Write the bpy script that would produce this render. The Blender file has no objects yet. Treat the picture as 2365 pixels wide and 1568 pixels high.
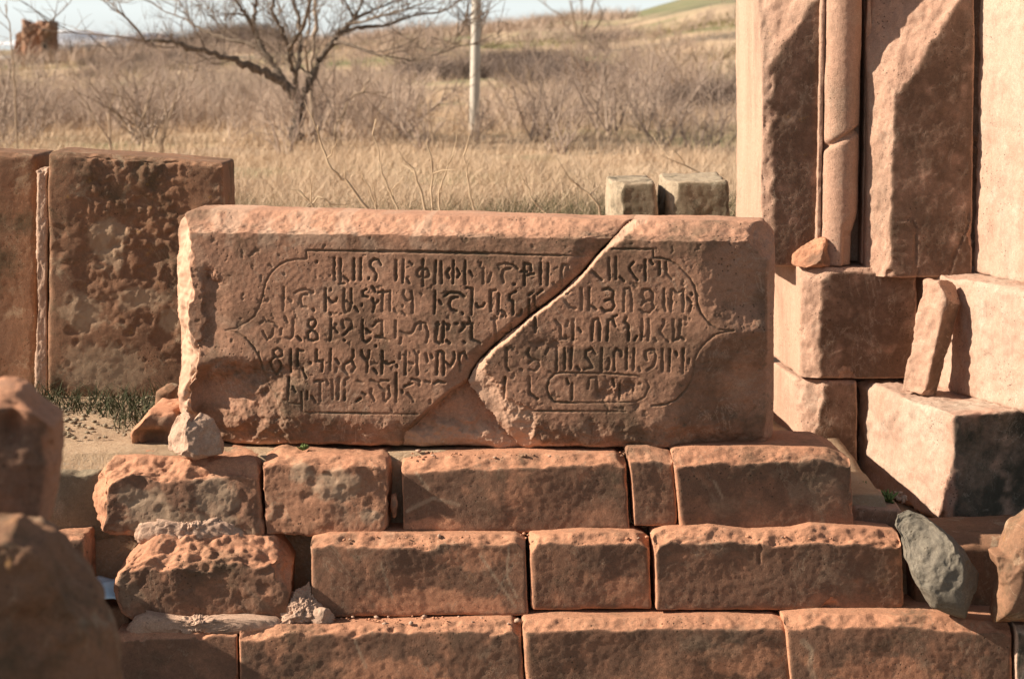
import bpy, math, random
import numpy as np
from mathutils import Vector, Matrix

random.seed(7)
RNG = np.random.default_rng(11)
SC = bpy.context.scene
COL = SC.collection
R = math.radians

# ------------------------------------------------------------------ camera
F = 2365 * 75 / 36            # focal length in reference pixels (2365 wide frame)
CX, CY = 1182.5, 784.0
PITCH = R(8.13)
D0 = 5.9                      # camera to the front of the inscribed stone
ZC = 1.158
CP, SP = math.cos(PITCH), math.sin(PITCH)
cam = bpy.data.cameras.new('camera')
cam_o = bpy.data.objects.new('camera', cam)
COL.objects.link(cam_o)
cam.lens = 75; cam.sensor_width = 36; cam.sensor_fit = 'HORIZONTAL'
cam.clip_start = 0.1; cam.clip_end = 5000
cam_o.location = (0, -D0, ZC)
cam_o.rotation_euler = (math.pi / 2 - PITCH, 0, 0)
cam.dof.use_dof = True
cam.dof.focus_distance = 5.85
cam.dof.aperture_fstop = 7.0
SC.camera = cam_o

# ------------------------------------------------------------------ sun, sky, exposure
SUN_AZ, SUN_EL = R(4.5), R(31)  # sun stands to the left, a little in front of the stones
to_sun = Vector((-math.cos(SUN_AZ) * math.cos(SUN_EL), -math.sin(SUN_AZ) * math.cos(SUN_EL), math.sin(SUN_EL)))
sun = bpy.data.lights.new('sun', 'SUN')
sun.energy = 5.0; sun.angle = R(0.55); sun.color = (1.0, 0.87, 0.71)
sun_o = bpy.data.objects.new('sun', sun)
COL.objects.link(sun_o)
sun_o.rotation_euler = (-to_sun).to_track_quat('-Z', 'Y').to_euler()
world = bpy.data.worlds.new('World'); SC.world = world
world.use_nodes = True
wn = world.node_tree.nodes; wl = world.node_tree.links
bg = wn['Background']
sky = wn.new('ShaderNodeTexSky'); sky.sky_type = 'NISHITA'; sky.sun_disc = False
sky.sun_elevation = SUN_EL; sky.sun_rotation = math.atan2(to_sun.x, to_sun.y)
sky.air_density = 1.0; sky.dust_density = 0.4; sky.ozone_density = 0.8
hsv = wn.new('ShaderNodeHueSaturation'); hsv.inputs['Saturation'].default_value = 0.42
wl.new(sky.outputs[0], hsv.inputs['Color']); # milky bright air along the horizon
tc = wn.new('ShaderNodeTexCoord'); sx = wn.new('ShaderNodeSeparateXYZ'); wl.new(tc.outputs['Generated'], sx.inputs[0])
hr = wn.new('ShaderNodeMapRange'); wl.new(sx.outputs['Z'], hr.inputs['Value'])
hr.inputs['From Min'].default_value = 0.012; hr.inputs['From Max'].default_value = 0.05
hr.inputs['To Min'].default_value = 1.0; hr.inputs['To Max'].default_value = 0.0
hz = wn.new('ShaderNodeMix'); hz.data_type = 'VECTOR'; wl.new(hr.outputs[0], hz.inputs['Factor'])
hz.inputs[4].default_value = (1, 1, 1); hz.inputs[5].default_value = (1.45, 1.6, 1.8)
vm = wn.new('ShaderNodeVectorMath'); vm.operation = 'MULTIPLY'
wl.new(hsv.outputs[0], vm.inputs[0]); wl.new(hz.outputs[1], vm.inputs[1]); wl.new(vm.outputs[0], bg.inputs['Color'])
bg.inputs['Strength'].default_value = 0.05
SC.view_settings.view_transform = 'Standard'
SC.view_settings.look = 'None'
SC.view_settings.exposure = 1.12
SC.view_settings.gamma = 1.0

# ------------------------------------------------------------------ helpers
def ray(px, py):
    u = (px - CX) / F; v = (CY - py) / F
    return u, CP + v * SP, -SP + v * CP

def at(px, py, Y):
    u, dy, dz = ray(px, py)
    t = (Y + D0) / dy
    return np.array((u * t, Y, ZC + dz * t))

def proj(x, y, z):
    Yd = y + D0; Zd = z - ZC
    w = Yd * CP - Zd * SP
    v = Yd * SP + Zd * CP
    return CX + F * x / w, CY - F * v / w

_p = np.random.default_rng(5).permutation(256)
PERM = np.concatenate([_p, _p, _p])
GRAD = np.random.default_rng(6).normal(size=(256, 3))
GRAD /= np.linalg.norm(GRAD, axis=1)[:, None]

def pn(P, s=1.0, seed=0):
    P = P * s + np.array((seed * 17.13, seed * 7.77 + 3.1, seed * 5.31 + 1.7))
    I = np.floor(P).astype(np.int64); f = P - I
    I &= 255
    w = f * f * f * (f * (f * 6 - 15) + 10)
    out = 0
    for a in (0, 1):
        wx = w[:, 0] if a else 1 - w[:, 0]
        A = PERM[(I[:, 0] + a) & 255]
        for b in (0, 1):
            wy = w[:, 1] if b else 1 - w[:, 1]
            B = PERM[A + ((I[:, 1] + b) & 255)]
            for c in (0, 1):
                wz = w[:, 2] if c else 1 - w[:, 2]
                g = GRAD[PERM[B + ((I[:, 2] + c) & 255)]]
                out = out + wx * wy * wz * (g[:, 0] * (f[:, 0] - a) + g[:, 1] * (f[:, 1] - b) + g[:, 2] * (f[:, 2] - c))
    return out * 1.6

def fbm(P, s, oct=3, seed=0, gain=0.5):
    o = 0; a = 1.0
    for k in range(oct):
        o = o + a * pn(P, s * 2.03 ** k, seed + k)
        a *= gain
    return o

def ridged(P, s, oct=3, seed=0):
    o = 0; a = 1.0
    for k in range(oct):
        o = o + a * (0.5 - np.abs(pn(P, s * 2.1 ** k, seed + k)))
        a *= 0.5
    return o

def sstep(a, b, x):
    t = np.clip((x - a) / (b - a), 0, 1)
    return t * t * (3 - 2 * t)

def mesh_obj(name, V, quads=None, ngons=(), mat=None, parent=None, smooth=True, tris=None):
    me = bpy.data.meshes.new(name)
    V = np.asarray(V, dtype=np.float32)
    loops = []; totals = []
    if quads is not None and len(quads):
        q = np.asarray(quads, dtype=np.int32); loops.append(q.ravel()); totals.append(np.full(len(q), 4, np.int32))
    if tris is not None and len(tris):
        q = np.asarray(tris, dtype=np.int32); loops.append(q.ravel()); totals.append(np.full(len(q), 3, np.int32))
    for n in ngons:
        loops.append(np.asarray(n, np.int32)); totals.append(np.array([len(n)], np.int32))
    L = np.concatenate(loops); T = np.concatenate(totals)
    S = np.concatenate([[0], np.cumsum(T)[:-1]]).astype(np.int32)
    me.vertices.add(len(V)); me.vertices.foreach_set('co', V.ravel())
    me.loops.add(len(L)); me.loops.foreach_set('vertex_index', L)
    me.polygons.add(len(T)); me.polygons.foreach_set('loop_start', S); me.polygons.foreach_set('loop_total', T)
    sm = np.full(len(T), smooth, dtype=bool)
    for k in range(len(ngons)): sm[len(T) - 1 - k] = False
    me.polygons.foreach_set('use_smooth', sm)
    me.update(calc_edges=True); me.validate()
    if mat: me.materials.append(mat)
    o = bpy.data.objects.new(name, me)
    COL.objects.link(o)
    if parent is not None: o.parent = parent
    return o

def tag(o, label, cat, group=None):
    o['label'] = label; o['category'] = cat
    if group: o['group'] = group
    return o

def thing(name, loc, label, cat, group=None):
    o = bpy.data.objects.new(name, None); COL.objects.link(o)
    o.location = loc; o.empty_display_size = 0.1
    return tag(o, label, cat, group)

# ------------------------------------------------------------------ materials
def new_mat(name):
    m = bpy.data.materials.new(name); m.use_nodes = True
    nt = m.node_tree
    b = nt.nodes['Principled BSDF']
    b.inputs['Roughness'].default_value = 0.93
    b.inputs['Specular IOR Level'].default_value = 0.15
    return m, nt, b

class NT:
    def __init__(s, nt): s.nt = nt; s.n = nt.nodes; s.l = nt.links
    def pos(s, scale=(1, 1, 1)):
        g = s.n.new('ShaderNodeNewGeometry'); mp = s.n.new('ShaderNodeMapping')
        mp.inputs['Scale'].default_value = scale
        s.l.new(g.outputs['Position'], mp.inputs['Vector']); return mp.outputs[0]
    def noise(s, vec, scale, detail=6, rough=0.6, dist=0.0, lac=2.1):
        t = s.n.new('ShaderNodeTexNoise'); t.inputs['Scale'].default_value = scale
        t.inputs['Detail'].default_value = detail; t.inputs['Roughness'].default_value = rough
        t.inputs['Distortion'].default_value = dist; t.inputs['Lacunarity'].default_value = lac
        s.l.new(vec, t.inputs['Vector']); return t.outputs[0]
    def voro(s, vec, scale):
        t = s.n.new('ShaderNodeTexVoronoi'); t.inputs['Scale'].default_value = scale
        s.l.new(vec, t.inputs['Vector']); return t.outputs['Distance']
    def ramp(s, fac, a, b, lo=0.0, hi=1.0):
        t = s.n.new('ShaderNodeMapRange'); t.inputs['From Min'].default_value = a; t.inputs['From Max'].default_value = b
        t.inputs['To Min'].default_value = lo; t.inputs['To Max'].default_value = hi
        s.l.new(fac, t.inputs['Value']); return t.outputs[0]
    def mix(s, fac, a, b):
        t = s.n.new('ShaderNodeMix'); t.data_type = 'RGBA'
        for k, v in ((0, fac), (6, a), (7, b)):
            if isinstance(v, (int, float)): t.inputs[k].default_value = v
            elif isinstance(v, tuple): t.inputs[k].default_value = (*v, 1)
            else: s.l.new(v, t.inputs[k])
        return t.outputs[2]
    def math(s, op, a, b):
        t = s.n.new('ShaderNodeMath'); t.operation = op
        for k, v in ((0, a), (1, b)):
            if isinstance(v, (int, float)): t.inputs[k].default_value = v
            else: s.l.new(v, t.inputs[k])
        return t.outputs[0]
    def bump(s, h, strength, dist, normal=None):
        t = s.n.new('ShaderNodeBump'); t.inputs['Strength'].default_value = strength; t.inputs['Distance'].default_value = dist
        s.l.new(h, t.inputs['Height'])
        if normal is not None: s.l.new(normal, t.inputs['Normal'])
        return t.outputs[0]
    def attr(s, name):
        t = s.n.new('ShaderNodeAttribute'); t.attribute_name = name; return t.outputs['Fac']

def stone_mat(name, A, B, dark=(0.09, 0.075, 0.05), dark_amt=0.5, pale=(0.5, 0.4, 0.3), pale_amt=0.3, spot=None,
              scale=1.0, stretch=(1, 1, 1), bump=0.5, grain=0.45, ochre=0.15, skin=(0.205, 0.118, 0.078), skin_shade_amt=0.9):
    m, nt, b = new_mat(name); t = NT(nt)
    v = t.pos(stretch); w = t.pos()
    c = t.mix(t.ramp(t.noise(v, 5 * scale, 8, 0.62, 0.4), 0.36, 0.64), A, B)
    # brown weathered crust on front faces, with their shade darkened into it
    c = t.mix(t.math('MULTIPLY', t.math('MULTIPLY', t.attr('skin'), skin_shade_amt), t.ramp(t.noise(w, 8, 8, 0.7), 0.3, 0.55, 0.45, 1.0)), c, skin)
    # pale crust patches
    c = t.mix(t.math('MULTIPLY', t.ramp(t.noise(w, 7.3 * scale, 7, 0.66, 0.6), 0.57, 0.66), pale_amt), c, pale)
    # thin pale scratches and drips
    q = t.math('ABSOLUTE', t.math('SUBTRACT', t.noise(t.pos((1.0, 1.0, 0.6)), 9, 5, 0.6, 1.6), 0.5), 0)
    q = t.math('MULTIPLY', t.ramp(q, 0.0, 0.016, 0.6, 0.0), t.ramp(t.noise(w, 5.5, 4), 0.45, 0.6))
    c = t.mix(q, c, pale)
    # dark lichen
    f = t.math('MULTIPLY', t.ramp(t.noise(v, 4.1 * scale, 9, 0.72, 0.3, 2.3), 0.52, 0.66), dark_amt)
    c = t.mix(f, c, dark)
    # ochre lichen
    c = t.mix(t.math('MULTIPLY', t.ramp(t.noise(w, 13 * scale, 6, 0.7), 0.64, 0.7), ochre), c, (0.45, 0.24, 0.06))
    # pores and grains
    c = t.mix(t.ramp(t.noise(w, 95, 4, 0.7), 0.35, 0.65, 0.0, grain), c, t.mix(0.5, c, (0.05, 0.035, 0.025)))
    c = t.mix(t.ramp(t.noise(w, 280, 3, 0.7), 0.40, 0.62, 0.0, grain * 0.9), c, t.mix(0.62, c, (0.05, 0.04, 0.03)))
    p = t.ramp(t.voro(w, 75), 0.08, 0.24, 0.85, 0.0)
    pm = t.math('MULTIPLY', p, t.ramp(t.noise(w, 9, 3), 0.5, 0.62))
    c = t.mix(pm, c, (0.06, 0.045, 0.03))
    c = t.mix(t.math('MULTIPLY', t.attr('dirt'), 0.5), c, (0.045, 0.05, 0.03))
    c = t.mix(t.math('MULTIPLY', t.attr('crust'), 0.75), c, pale)
    nt.links.new(c, b.inputs['Base Color'])
    n = t.bump(t.noise(v, 60, 9, 0.78, 0.5), bump * 0.8, 0.007)
    n = t.bump(t.noise(w, 230, 4, 0.75), bump * 0.9, 0.0035, n)
    n = t.bump(pm, 0.5, -0.006, n)
    nt.links.new(n, b.inputs['Normal'])
    return m

RED = stone_mat('red_tuff', (0.57, 0.285, 0.17), (0.47, 0.225, 0.135), dark_amt=0.6, skin=(0.18, 0.105, 0.072), pale=(0.40, 0.29, 0.20), pale_amt=0.35)
TOMB = stone_mat('tomb_tuff', (0.55, 0.295, 0.19), (0.46, 0.245, 0.16), dark_amt=0.6, pale=(0.52, 0.36, 0.26), pale_amt=0.3, bump=0.26, grain=0.4, ochre=0.1, skin=(0.20, 0.115, 0.075), skin_shade_amt=1.0)
PINK = stone_mat('pink_tuff', (0.55, 0.345, 0.25), (0.46, 0.275, 0.195), dark=(0.12, 0.10, 0.07), dark_amt=0.35, pale=(0.55, 0.42, 0.32), pale_amt=0.3, stretch=(1, 1, 0.4), bump=0.65, ochre=0.08, skin=(0.18, 0.11, 0.076), skin_shade_amt=1.0)
PIERM = stone_mat('pier_tuff', (0.56, 0.36, 0.265), (0.48, 0.29, 0.205), dark=(0.10, 0.085, 0.06), dark_amt=0.4, pale=(0.55, 0.42, 0.32), pale_amt=0.3, stretch=(1, 1, 0.28), bump=0.75, ochre=0.5, skin=(0.18, 0.11, 0.076), skin_shade_amt=1.0)
PALE = stone_mat('pale_tuff', (0.50, 0.295, 0.215), (0.50, 0.38, 0.295), dark=(0.2, 0.16, 0.12), dark_amt=0.35, pale=(0.52, 0.45, 0.37), pale_amt=0.5, stretch=(1, 1, 0.3), ochre=0.05, skin=(0.065, 0.062, 0.048), skin_shade_amt=1.0)  # near-black front tone paints the shade on the turned block's front
OLD = stone_mat('old_tuff', (0.32, 0.165, 0.095), (0.24, 0.13, 0.08), dark=(0.06, 0.058, 0.035), dark_amt=0.65, pale=(0.42, 0.30, 0.20), pale_amt=0.9, ochre=0.4, scale=1.4, skin_shade_amt=0.3)
GREY = stone_mat('grey_stone', (0.32, 0.255, 0.175), (0.25, 0.195, 0.135), dark=(0.1, 0.1, 0.08), dark_amt=0.4, pale=(0.42, 0.34, 0.25), pale_amt=0.4, ochre=0.02, skin=(0.16, 0.125, 0.085), skin_shade_amt=0.55)
MORTAR = stone_mat('mortar', (0.58, 0.385, 0.28), (0.46, 0.30, 0.22), dark=(0.3, 0.22, 0.16), dark_amt=0.2, pale=(0.66, 0.48, 0.36), pale_amt=0.5, bump=0.5, ochre=0.0, skin_shade_amt=0.0)
SLATE = stone_mat('dark_grey_stone', (0.22, 0.19, 0.15), (0.17, 0.15, 0.12), dark=(0.1, 0.1, 0.08), dark_amt=0.4, pale=(0.34, 0.29, 0.22), pale_amt=0.4, ochre=0.02, skin_shade_amt=0.0)
LICHEN = stone_mat('lichen_stone', (0.42, 0.335, 0.24), (0.36, 0.285, 0.20), dark=(0.07, 0.065, 0.045), dark_amt=0.9, pale=(0.55, 0.48, 0.36), pale_amt=0.5, scale=2.2, ochre=0.3, skin=(0.14, 0.115, 0.075))

def simple_mat(name, A, B, scale, rough=0.95, bump=None, stretch=(1, 1, 1)):
    m, nt, b = new_mat(name); t = NT(nt)
    v = t.pos(stretch)
    c = t.mix(t.ramp(t.noise(v, scale, 6, 0.65), 0.35, 0.65), A, B)
    nt.links.new(c, b.inputs['Base Color']); b.inputs['Roughness'].default_value = rough
    if bump: nt.links.new(t.bump(t.noise(v, scale * 4, 6, 0.7), bump[0], bump[1]), b.inputs['Normal'])
    return m

def rand_mat(name, cols, rough=0.9, big=None):
    """blades and twigs: a colour per blade from the 'tint' attribute, patches from world noise"""
    m, nt, b = new_mat(name); t = NT(nt)
    c = t.mix(t.attr('tint'), cols[0], cols[1])
    if big: c = t.mix(t.math('MULTIPLY', t.ramp(t.noise(t.pos(), big[0], 4, 0.6), big[1], big[1] + 0.12), big[3]), c, big[2])
    nt.links.new(c, b.inputs['Base Color']); b.inputs['Roughness'].default_value = rough
    return m

def seg_dist(px, py, pl):
    d = np.full(px.shape, 1e9)
    for (ax, ay), (bx, by) in zip(pl[:-1], pl[1:]):
        vx, vy = bx - ax, by - ay
        t = np.clip(((px - ax) * vx + (py - ay) * vy) / (vx * vx + vy * vy + 1e-9), 0, 1)
        d = np.minimum(d, np.hypot(px - ax - t * vx, py - ay - t * vy))
    return d

def inside(px, py, pg):
    c = np.zeros(px.shape, bool)
    for (ax, ay), (bx, by) in zip(pg, pg[1:] + pg[:1]):
        k = ((ay > py) != (by > py)) & (px < (bx - ax) * (py - ay) / ((by - ay) if by != ay else 1e-9) + ax)
        c ^= k
    return c

# ------------------------------------------------------------------ stone builders
def lattice(nx, ny, nz):
    """surface lattice of a box; returns params (N,3) in 0..1, quads, back loop, front grid of ids"""
    ids = {}
    def face(u, v, fn):
        U, W = np.meshgrid(np.arange(u + 1), np.arange(v + 1), indexing='ij')
        return fn(U, W)
    keys = []; 
    S = (ny + 1) * (nz + 1)
    def key(i, j, k): return i * S + j * (nz + 1) + k
    faces = []
    U, W = np.meshgrid(np.arange(nx + 1), np.arange(nz + 1), indexing='ij')
    fr = key(U, 0 * U, W); faces.append((fr, False))
    U, W = np.meshgrid(np.arange(ny + 1), np.arange(nz + 1), indexing='ij')
    faces.append((key(0 * U, U, W), True)); faces.append((key(0 * U + nx, U, W), False))
    U, W = np.meshgrid(np.arange(nx + 1), np.arange(ny + 1), indexing='ij')
    faces.append((key(U, W, 0 * U), True)); faces.append((key(U, W, 0 * U + nz), False))
    allk = np.unique(np.concatenate([f[0].ravel() for f in faces]))
    Q = []
    for g, flip in faces:
        g = np.searchsorted(allk, g)
        q = np.stack([g[:-1, :-1], g[1:, :-1], g[1:, 1:], g[:-1, 1:]], -1).reshape(-1, 4)
        Q.append(q[:, ::-1] if flip else q)
    i = allk // S; j = (allk % S) // (nz + 1); k = allk % (nz + 1)
    P = np.stack([i / nx, j / ny, k / nz], -1)
    bi = np.arange(nx + 1); bk = np.arange(nz + 1)
    loop = np.concatenate([key(bi[:-1], ny, 0), key(nx, ny, bk[:-1]), key(bi[:0:-1], ny, nz), key(0, ny, bk[:0:-1])])
    loop = np.searchsorted(allk, loop)[::-1]
    return P, np.concatenate(Q), loop, np.searchsorted(allk, fr)

def rounded(P, h, r, amps, seed, edge_var=0.6):
    """P local coords of the box with half sizes h; returns rounded+displaced positions and normals"""
    rr = r * np.clip(1 + edge_var * fbm(P, 9.0, 3, seed + 40) * 1.6, 0.15, 2.6)
    rr = np.minimum(rr, h.min() * 0.9)[:, None]
    q = np.clip(P, -(h - rr), h - rr)
    d = P - q; L = np.linalg.norm(d, axis=1)[:, None]
    n = d / np.maximum(L, 1e-9)
    p = q + n * rr
    disp = 0
    for (s, a, o, kind) in amps:
        if kind == 'f': disp = disp + a * fbm(P, s, o, seed)
        elif kind == 'r': disp = disp + a * (ridged(P, s, o, seed + 9) - 0.5)
        elif kind == 'p': disp = disp - a * sstep(0.15, 0.5, fbm(P, s, o, seed + 21))
    return p + n * disp[:, None], n

def skin_shade_attr(o, n, broken=None, P=None, axis_=1):
    """unbroken fronts, away from rubbed edges: weathered tone together with painted shade"""
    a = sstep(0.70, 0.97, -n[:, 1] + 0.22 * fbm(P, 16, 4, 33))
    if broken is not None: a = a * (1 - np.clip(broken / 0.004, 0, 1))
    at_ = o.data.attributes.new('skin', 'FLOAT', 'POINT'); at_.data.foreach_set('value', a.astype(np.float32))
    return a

def cut(p, n, d, rough, seed, s=14.0):
    """break away everything past the plane n.p = d"""
    n = np.array(n, float); n /= np.linalg.norm(n)
    e = p @ n - d - rough * fbm(p, s, 4, seed, 0.55)
    return p - np.maximum(e, 0)[:, None] * n

AMP = [(3.0, 0.005, 2, 'f'), (8.0, 0.0012, 2, 'f'), (45.0, 0.0007, 3, 'f'), (80.0, 0.0010, 2, 'r')]
AMP_ROUGH = [(3.0, 0.011, 2, 'f'), (8.0, 0.004, 2, 'f'), (34.0, 0.0016, 4, 'f'), (70.0, 0.0026, 2, 'r'), (15.0, 0.004, 2, 'p')]
AMP_CHISEL = [(2.0, 0.004, 2, 'f'), (9.0, 0.0018, 3, 'f'), (50.0, 0.0016, 3, 'r')]

def poly(pl, key, vals, other):
    a = np.array(sorted(pl, key=lambda q: q[key])); return np.interp(vals, a[:, key], a[:, other])

def chip_edges(p, h, n, seed, big=0.045):
    rg = np.random.default_rng(seed)
    for _ in range(n):
        R_ = rg.uniform(0.010, big) * rg.uniform(0.5, 1.0); k = rg.uniform()
        if k < 0.62: e = np.array((rg.uniform(-h[0], h[0]), -h[1], h[2])); o = np.array((rg.normal(0, .3), -1, 1.0))
        elif k < 0.88: sx = rg.choice((-1, 1)); e = np.array((sx * h[0], -h[1], rg.uniform(-h[2], h[2]))); o = np.array((sx, -1, rg.normal(0, .3)))
        else: e = np.array((rg.uniform(-h[0], h[0]), -h[1], -h[2])); o = np.array((rg.normal(0, .3), -1, -1.0))
        c = e + o / np.linalg.norm(o) * R_ * rg.uniform(0.45, 0.8)
        S_ = np.array((rg.uniform(1.0, 2.6) if k < .62 else 1.0, 1.0, 1.0 if k < .62 else rg.uniform(1, 2.2)))
        v = (p - c) / S_; d = np.linalg.norm(v, axis=1)
        rr = R_ * (1 + 0.22 * pn(p, 60, seed))
        m = (d < rr) & (d > 1e-6)
        if m.any(): p = p.copy(); p[m] = c + v[m] / d[m][:, None] * rr[m][:, None] * S_
    return p

def traced_block(name, top, bottom, left, right, Y, depth, mat, label, r=0.015, amps=AMP, seed=0, step=0.006,
                 cuts=(), yaw=0.0, tilt=0.0, cat='stone block', group=None, edge_var=0.6, post=None, parent=None, bare=(), smear=(), skin=1.0, chips=None):
    allp = top + bottom
    x0 = at(min(q[0] for q in left), 800, Y)[0]; x1 = at(max(q[0] for q in right), 800, Y)[0]
    lx = [(at(a, b, Y)[0], at(a, b, Y)[2]) for a, b in left]; rx = [(at(a, b, Y)[0], at(a, b, Y)[2]) for a, b in right]
    tz = [(at(a, b, Y)[0], at(a, b, Y)[2]) for a, b in top]; bz = [(at(a, b, Y)[0], at(a, b, Y)[2]) for a, b in bottom]
    z1 = max(q[1] for q in tz); z0 = min(q[1] for q in bz)
    x0 = min(q[0] for q in lx); x1 = max(q[0] for q in rx)
    W, H, Dp = x1 - x0, z1 - z0, depth
    nx, ny, nz = max(6, int(W / step)), max(6, int(min(Dp, 0.25) / step / 1.3)), max(6, int(H / step))
    P, Q, loop, fr = lattice(nx, ny, nz)
    P[:, 1] = P[:, 1] ** 1.25
    h = np.array((W, Dp, H)) / 2
    U = P.copy()
    L = (P * 2 - 1) * h
    p, n = rounded(L, h, r, amps, seed, edge_var); p00 = p.copy()
    for k, (cn, cd, cr) in enumerate(cuts):
        # cd is measured inward from the box support point in direction cn
        c = np.array(cn, float); c /= np.linalg.norm(c)
        if isinstance(cd, tuple):          # plane through a point of the front outline
            q = at(cd[0], cd[1], Y) - np.array(((x0 + x1) / 2, Y + Dp / 2, (z0 + z1) / 2)); dd = q @ c
        else: dd = np.abs(c) @ h - cd
        p = cut(p, c, dd, cr, seed + 60 + k)
    p = chip_edges(p, h, int(W * 16) + 3 if chips is None else chips, seed + 300)
    broken = np.linalg.norm(p - p00, axis=1)
    u = np.clip((p[:, 0] + h[0]) / W, 0, 1); w = np.clip((p[:, 2] + h[2]) / H, 0, 1)
    X = p[:, 0] + (x0 + x1) / 2; Z = p[:, 2] + (z0 + z1) / 2
    dz = (1 - w) * (poly(bz, 0, X, 1) - z0) + w * (poly(tz, 0, X, 1) - z1)
    dx = (1 - u) * (poly(lx, 1, Z, 0) - x0) + u * (poly(rx, 1, Z, 0) - x1)
    G = np.stack([X + dx, p[:, 1] + Y + Dp / 2, Z + dz], -1)
    if post is not None: G = post(G, n)
    base = np.array(((x0 + x1) / 2, Y + Dp / 2, z0))
    V = G - base
    if yaw or tilt:
        M = np.array(Matrix.Rotation(R(yaw), 3, 'Z') @ Matrix.Rotation(R(tilt), 3, 'X'))
        V = V @ M.T
    o = mesh_obj(name, V, Q, [loop], mat, parent)
    a_ = skin_shade_attr(o, n, broken, G) * skin
    if bare or smear:
        qx, qy = proj(*G.T); wn_ = fbm(G, 22, 4, seed + 5, 0.6); cr = np.zeros(len(G))
        def msk(e):
            if not isinstance(e[0], tuple): return 1 - sstep(0.8, 1.15, np.hypot((qx - e[0]) / e[2], (qy - e[1]) / e[3]) + 0.45 * wn_)
            return 1 - sstep(0.4, 1.0, seg_dist(qx, qy, e[:-1]) / e[-1] + 0.3 * wn_)
        for e in bare: a_ = a_ * (1 - msk(e))
        for e in smear: cr = np.maximum(cr, msk(e) * (0.65 + 0.35 * sstep(-.3, .2, wn_)))
        at2 = o.data.attributes.new('crust', 'FLOAT', 'POINT'); at2.data.foreach_set('value', cr.astype(np.float32))
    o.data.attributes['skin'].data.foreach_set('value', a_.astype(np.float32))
    o.location = base
    if parent is None: tag(o, label, cat, group)
    return o

def rect_block(name, dims, loc, yaw, mat, label, r=0.012, amps=AMP, seed=0, step=0.007, cuts=(), rot=None, cat='stone block',
               group=None, edge_var=0.6, post=None):
    W, Dp, H = dims
    nx, ny, nz = (max(6, int(q / step)) for q in dims)
    P, Q, loop, fr = lattice(nx, ny, nz)
    h = np.array(dims) / 2
    L = (P * 2 - 1) * h
    p, n = rounded(L, h, r, amps, seed, edge_var); p00 = p.copy()
    for k, (cn, cd, cr) in enumerate(cuts):
        c = np.array(cn, float); c /= np.linalg.norm(c)
        p = cut(p, c, np.abs(c) @ h - cd, cr, seed + 60 + k)
    p = chip_edges(p, h, int(max(dims) * 14) + 3, seed + 300)
    broken = np.linalg.norm(p - p00, axis=1)
    if post is not None: p = post(p, n)
    p[:, 2] += h[2]
    M = Matrix.Rotation(R(yaw), 3, 'Z')
    if rot: M = Matrix.Rotation(R(rot[1]), 3, 'Y') @ Matrix.Rotation(R(rot[0]), 3, 'X') @ M
    p = p @ np.array(M).T
    o = mesh_obj(name, p, Q, [loop], mat)
    skin_shade_attr(o, n, broken, p)
    o.location = loc
    return tag(o, label, cat, group)

def rock(name, outline, Y, depth, mat, label, seed=0, n=40, m=3.0, facets=(), amps=((5, 0.014, 3), (20, 0.006, 3)), cat='rock', group=None):
    pts = np.array([at(a, b, Y) for a, b in outline])[:, [0, 2]]
    c = pts.mean(0)
    ang = np.arctan2(pts[:, 1] - c[1], pts[:, 0] - c[0]); rad = np.hypot(*(pts - c).T)
    # densify outline along its straight edges so that radius follows the polygon
    A = []; Rr = []
    for i in range(len(pts)):
        a, b = pts[i], pts[(i + 1) % len(pts)]
        for t in np.linspace(0, 1, 12, endpoint=False):
            q = a + (b - a) * t - c; A.append(math.atan2(q[1], q[0])); Rr.append(math.hypot(*q))
    A = np.array(A); Rr = np.array(Rr); o = np.argsort(A); A, Rr = A[o], Rr[o]
    A = np.concatenate([A - 2 * math.pi, A, A + 2 * math.pi]); Rr = np.tile(Rr, 3)
    P, Q, loop, fr = lattice(n, n, n)
    d = P * 2 - 1
    d /= np.linalg.norm(d, axis=1)[:, None]
    th = np.arctan2(d[:, 2], d[:, 0]); s = np.abs(d[:, 1]); cxy = np.hypot(d[:, 0], d[:, 2])
    k = (s ** m + cxy ** m) ** (-1 / m)
    rr = np.interp(th, A, Rr)
    p = np.stack([np.cos(th) * rr * cxy * k, np.sign(d[:, 1]) * s * k * depth / 2, np.sin(th) * rr * cxy * k], -1)
    nn = p / np.maximum(np.linalg.norm(p, axis=1), 1e-9)[:, None]
    for q, (fn, fd, frough) in enumerate(facets):
        p = cut(p, fn, fd, frough, seed + 70 + q)
    for (sc, a, oc) in amps: p = p + nn * (a * fbm(p, sc, oc, seed))[:, None]
    zmin = p[:, 2].min()
    p[:, 2] -= zmin
    ob = mesh_obj(name, p, Q, [loop], mat)
    skin_shade_attr(ob, d, None, p)
    ob.location = (c[0], Y, c[1] + zmin)
    return tag(ob, label, cat, group)

def cracks(*paths):
    def f(G, n):
        a, b = proj(*G.T); d = np.full(len(G), 99.0)
        for p in paths: d = np.minimum(d, seg_dist(a + 2 * pn(G, 40, 2), b + 2 * pn(G, 40, 3), p))
        G = G.copy(); G[:, 1] += 0.007 * (1 - sstep(0.3, 2.6, d)) * (n[:, 1] < -0.5); return G
    return f
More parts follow.
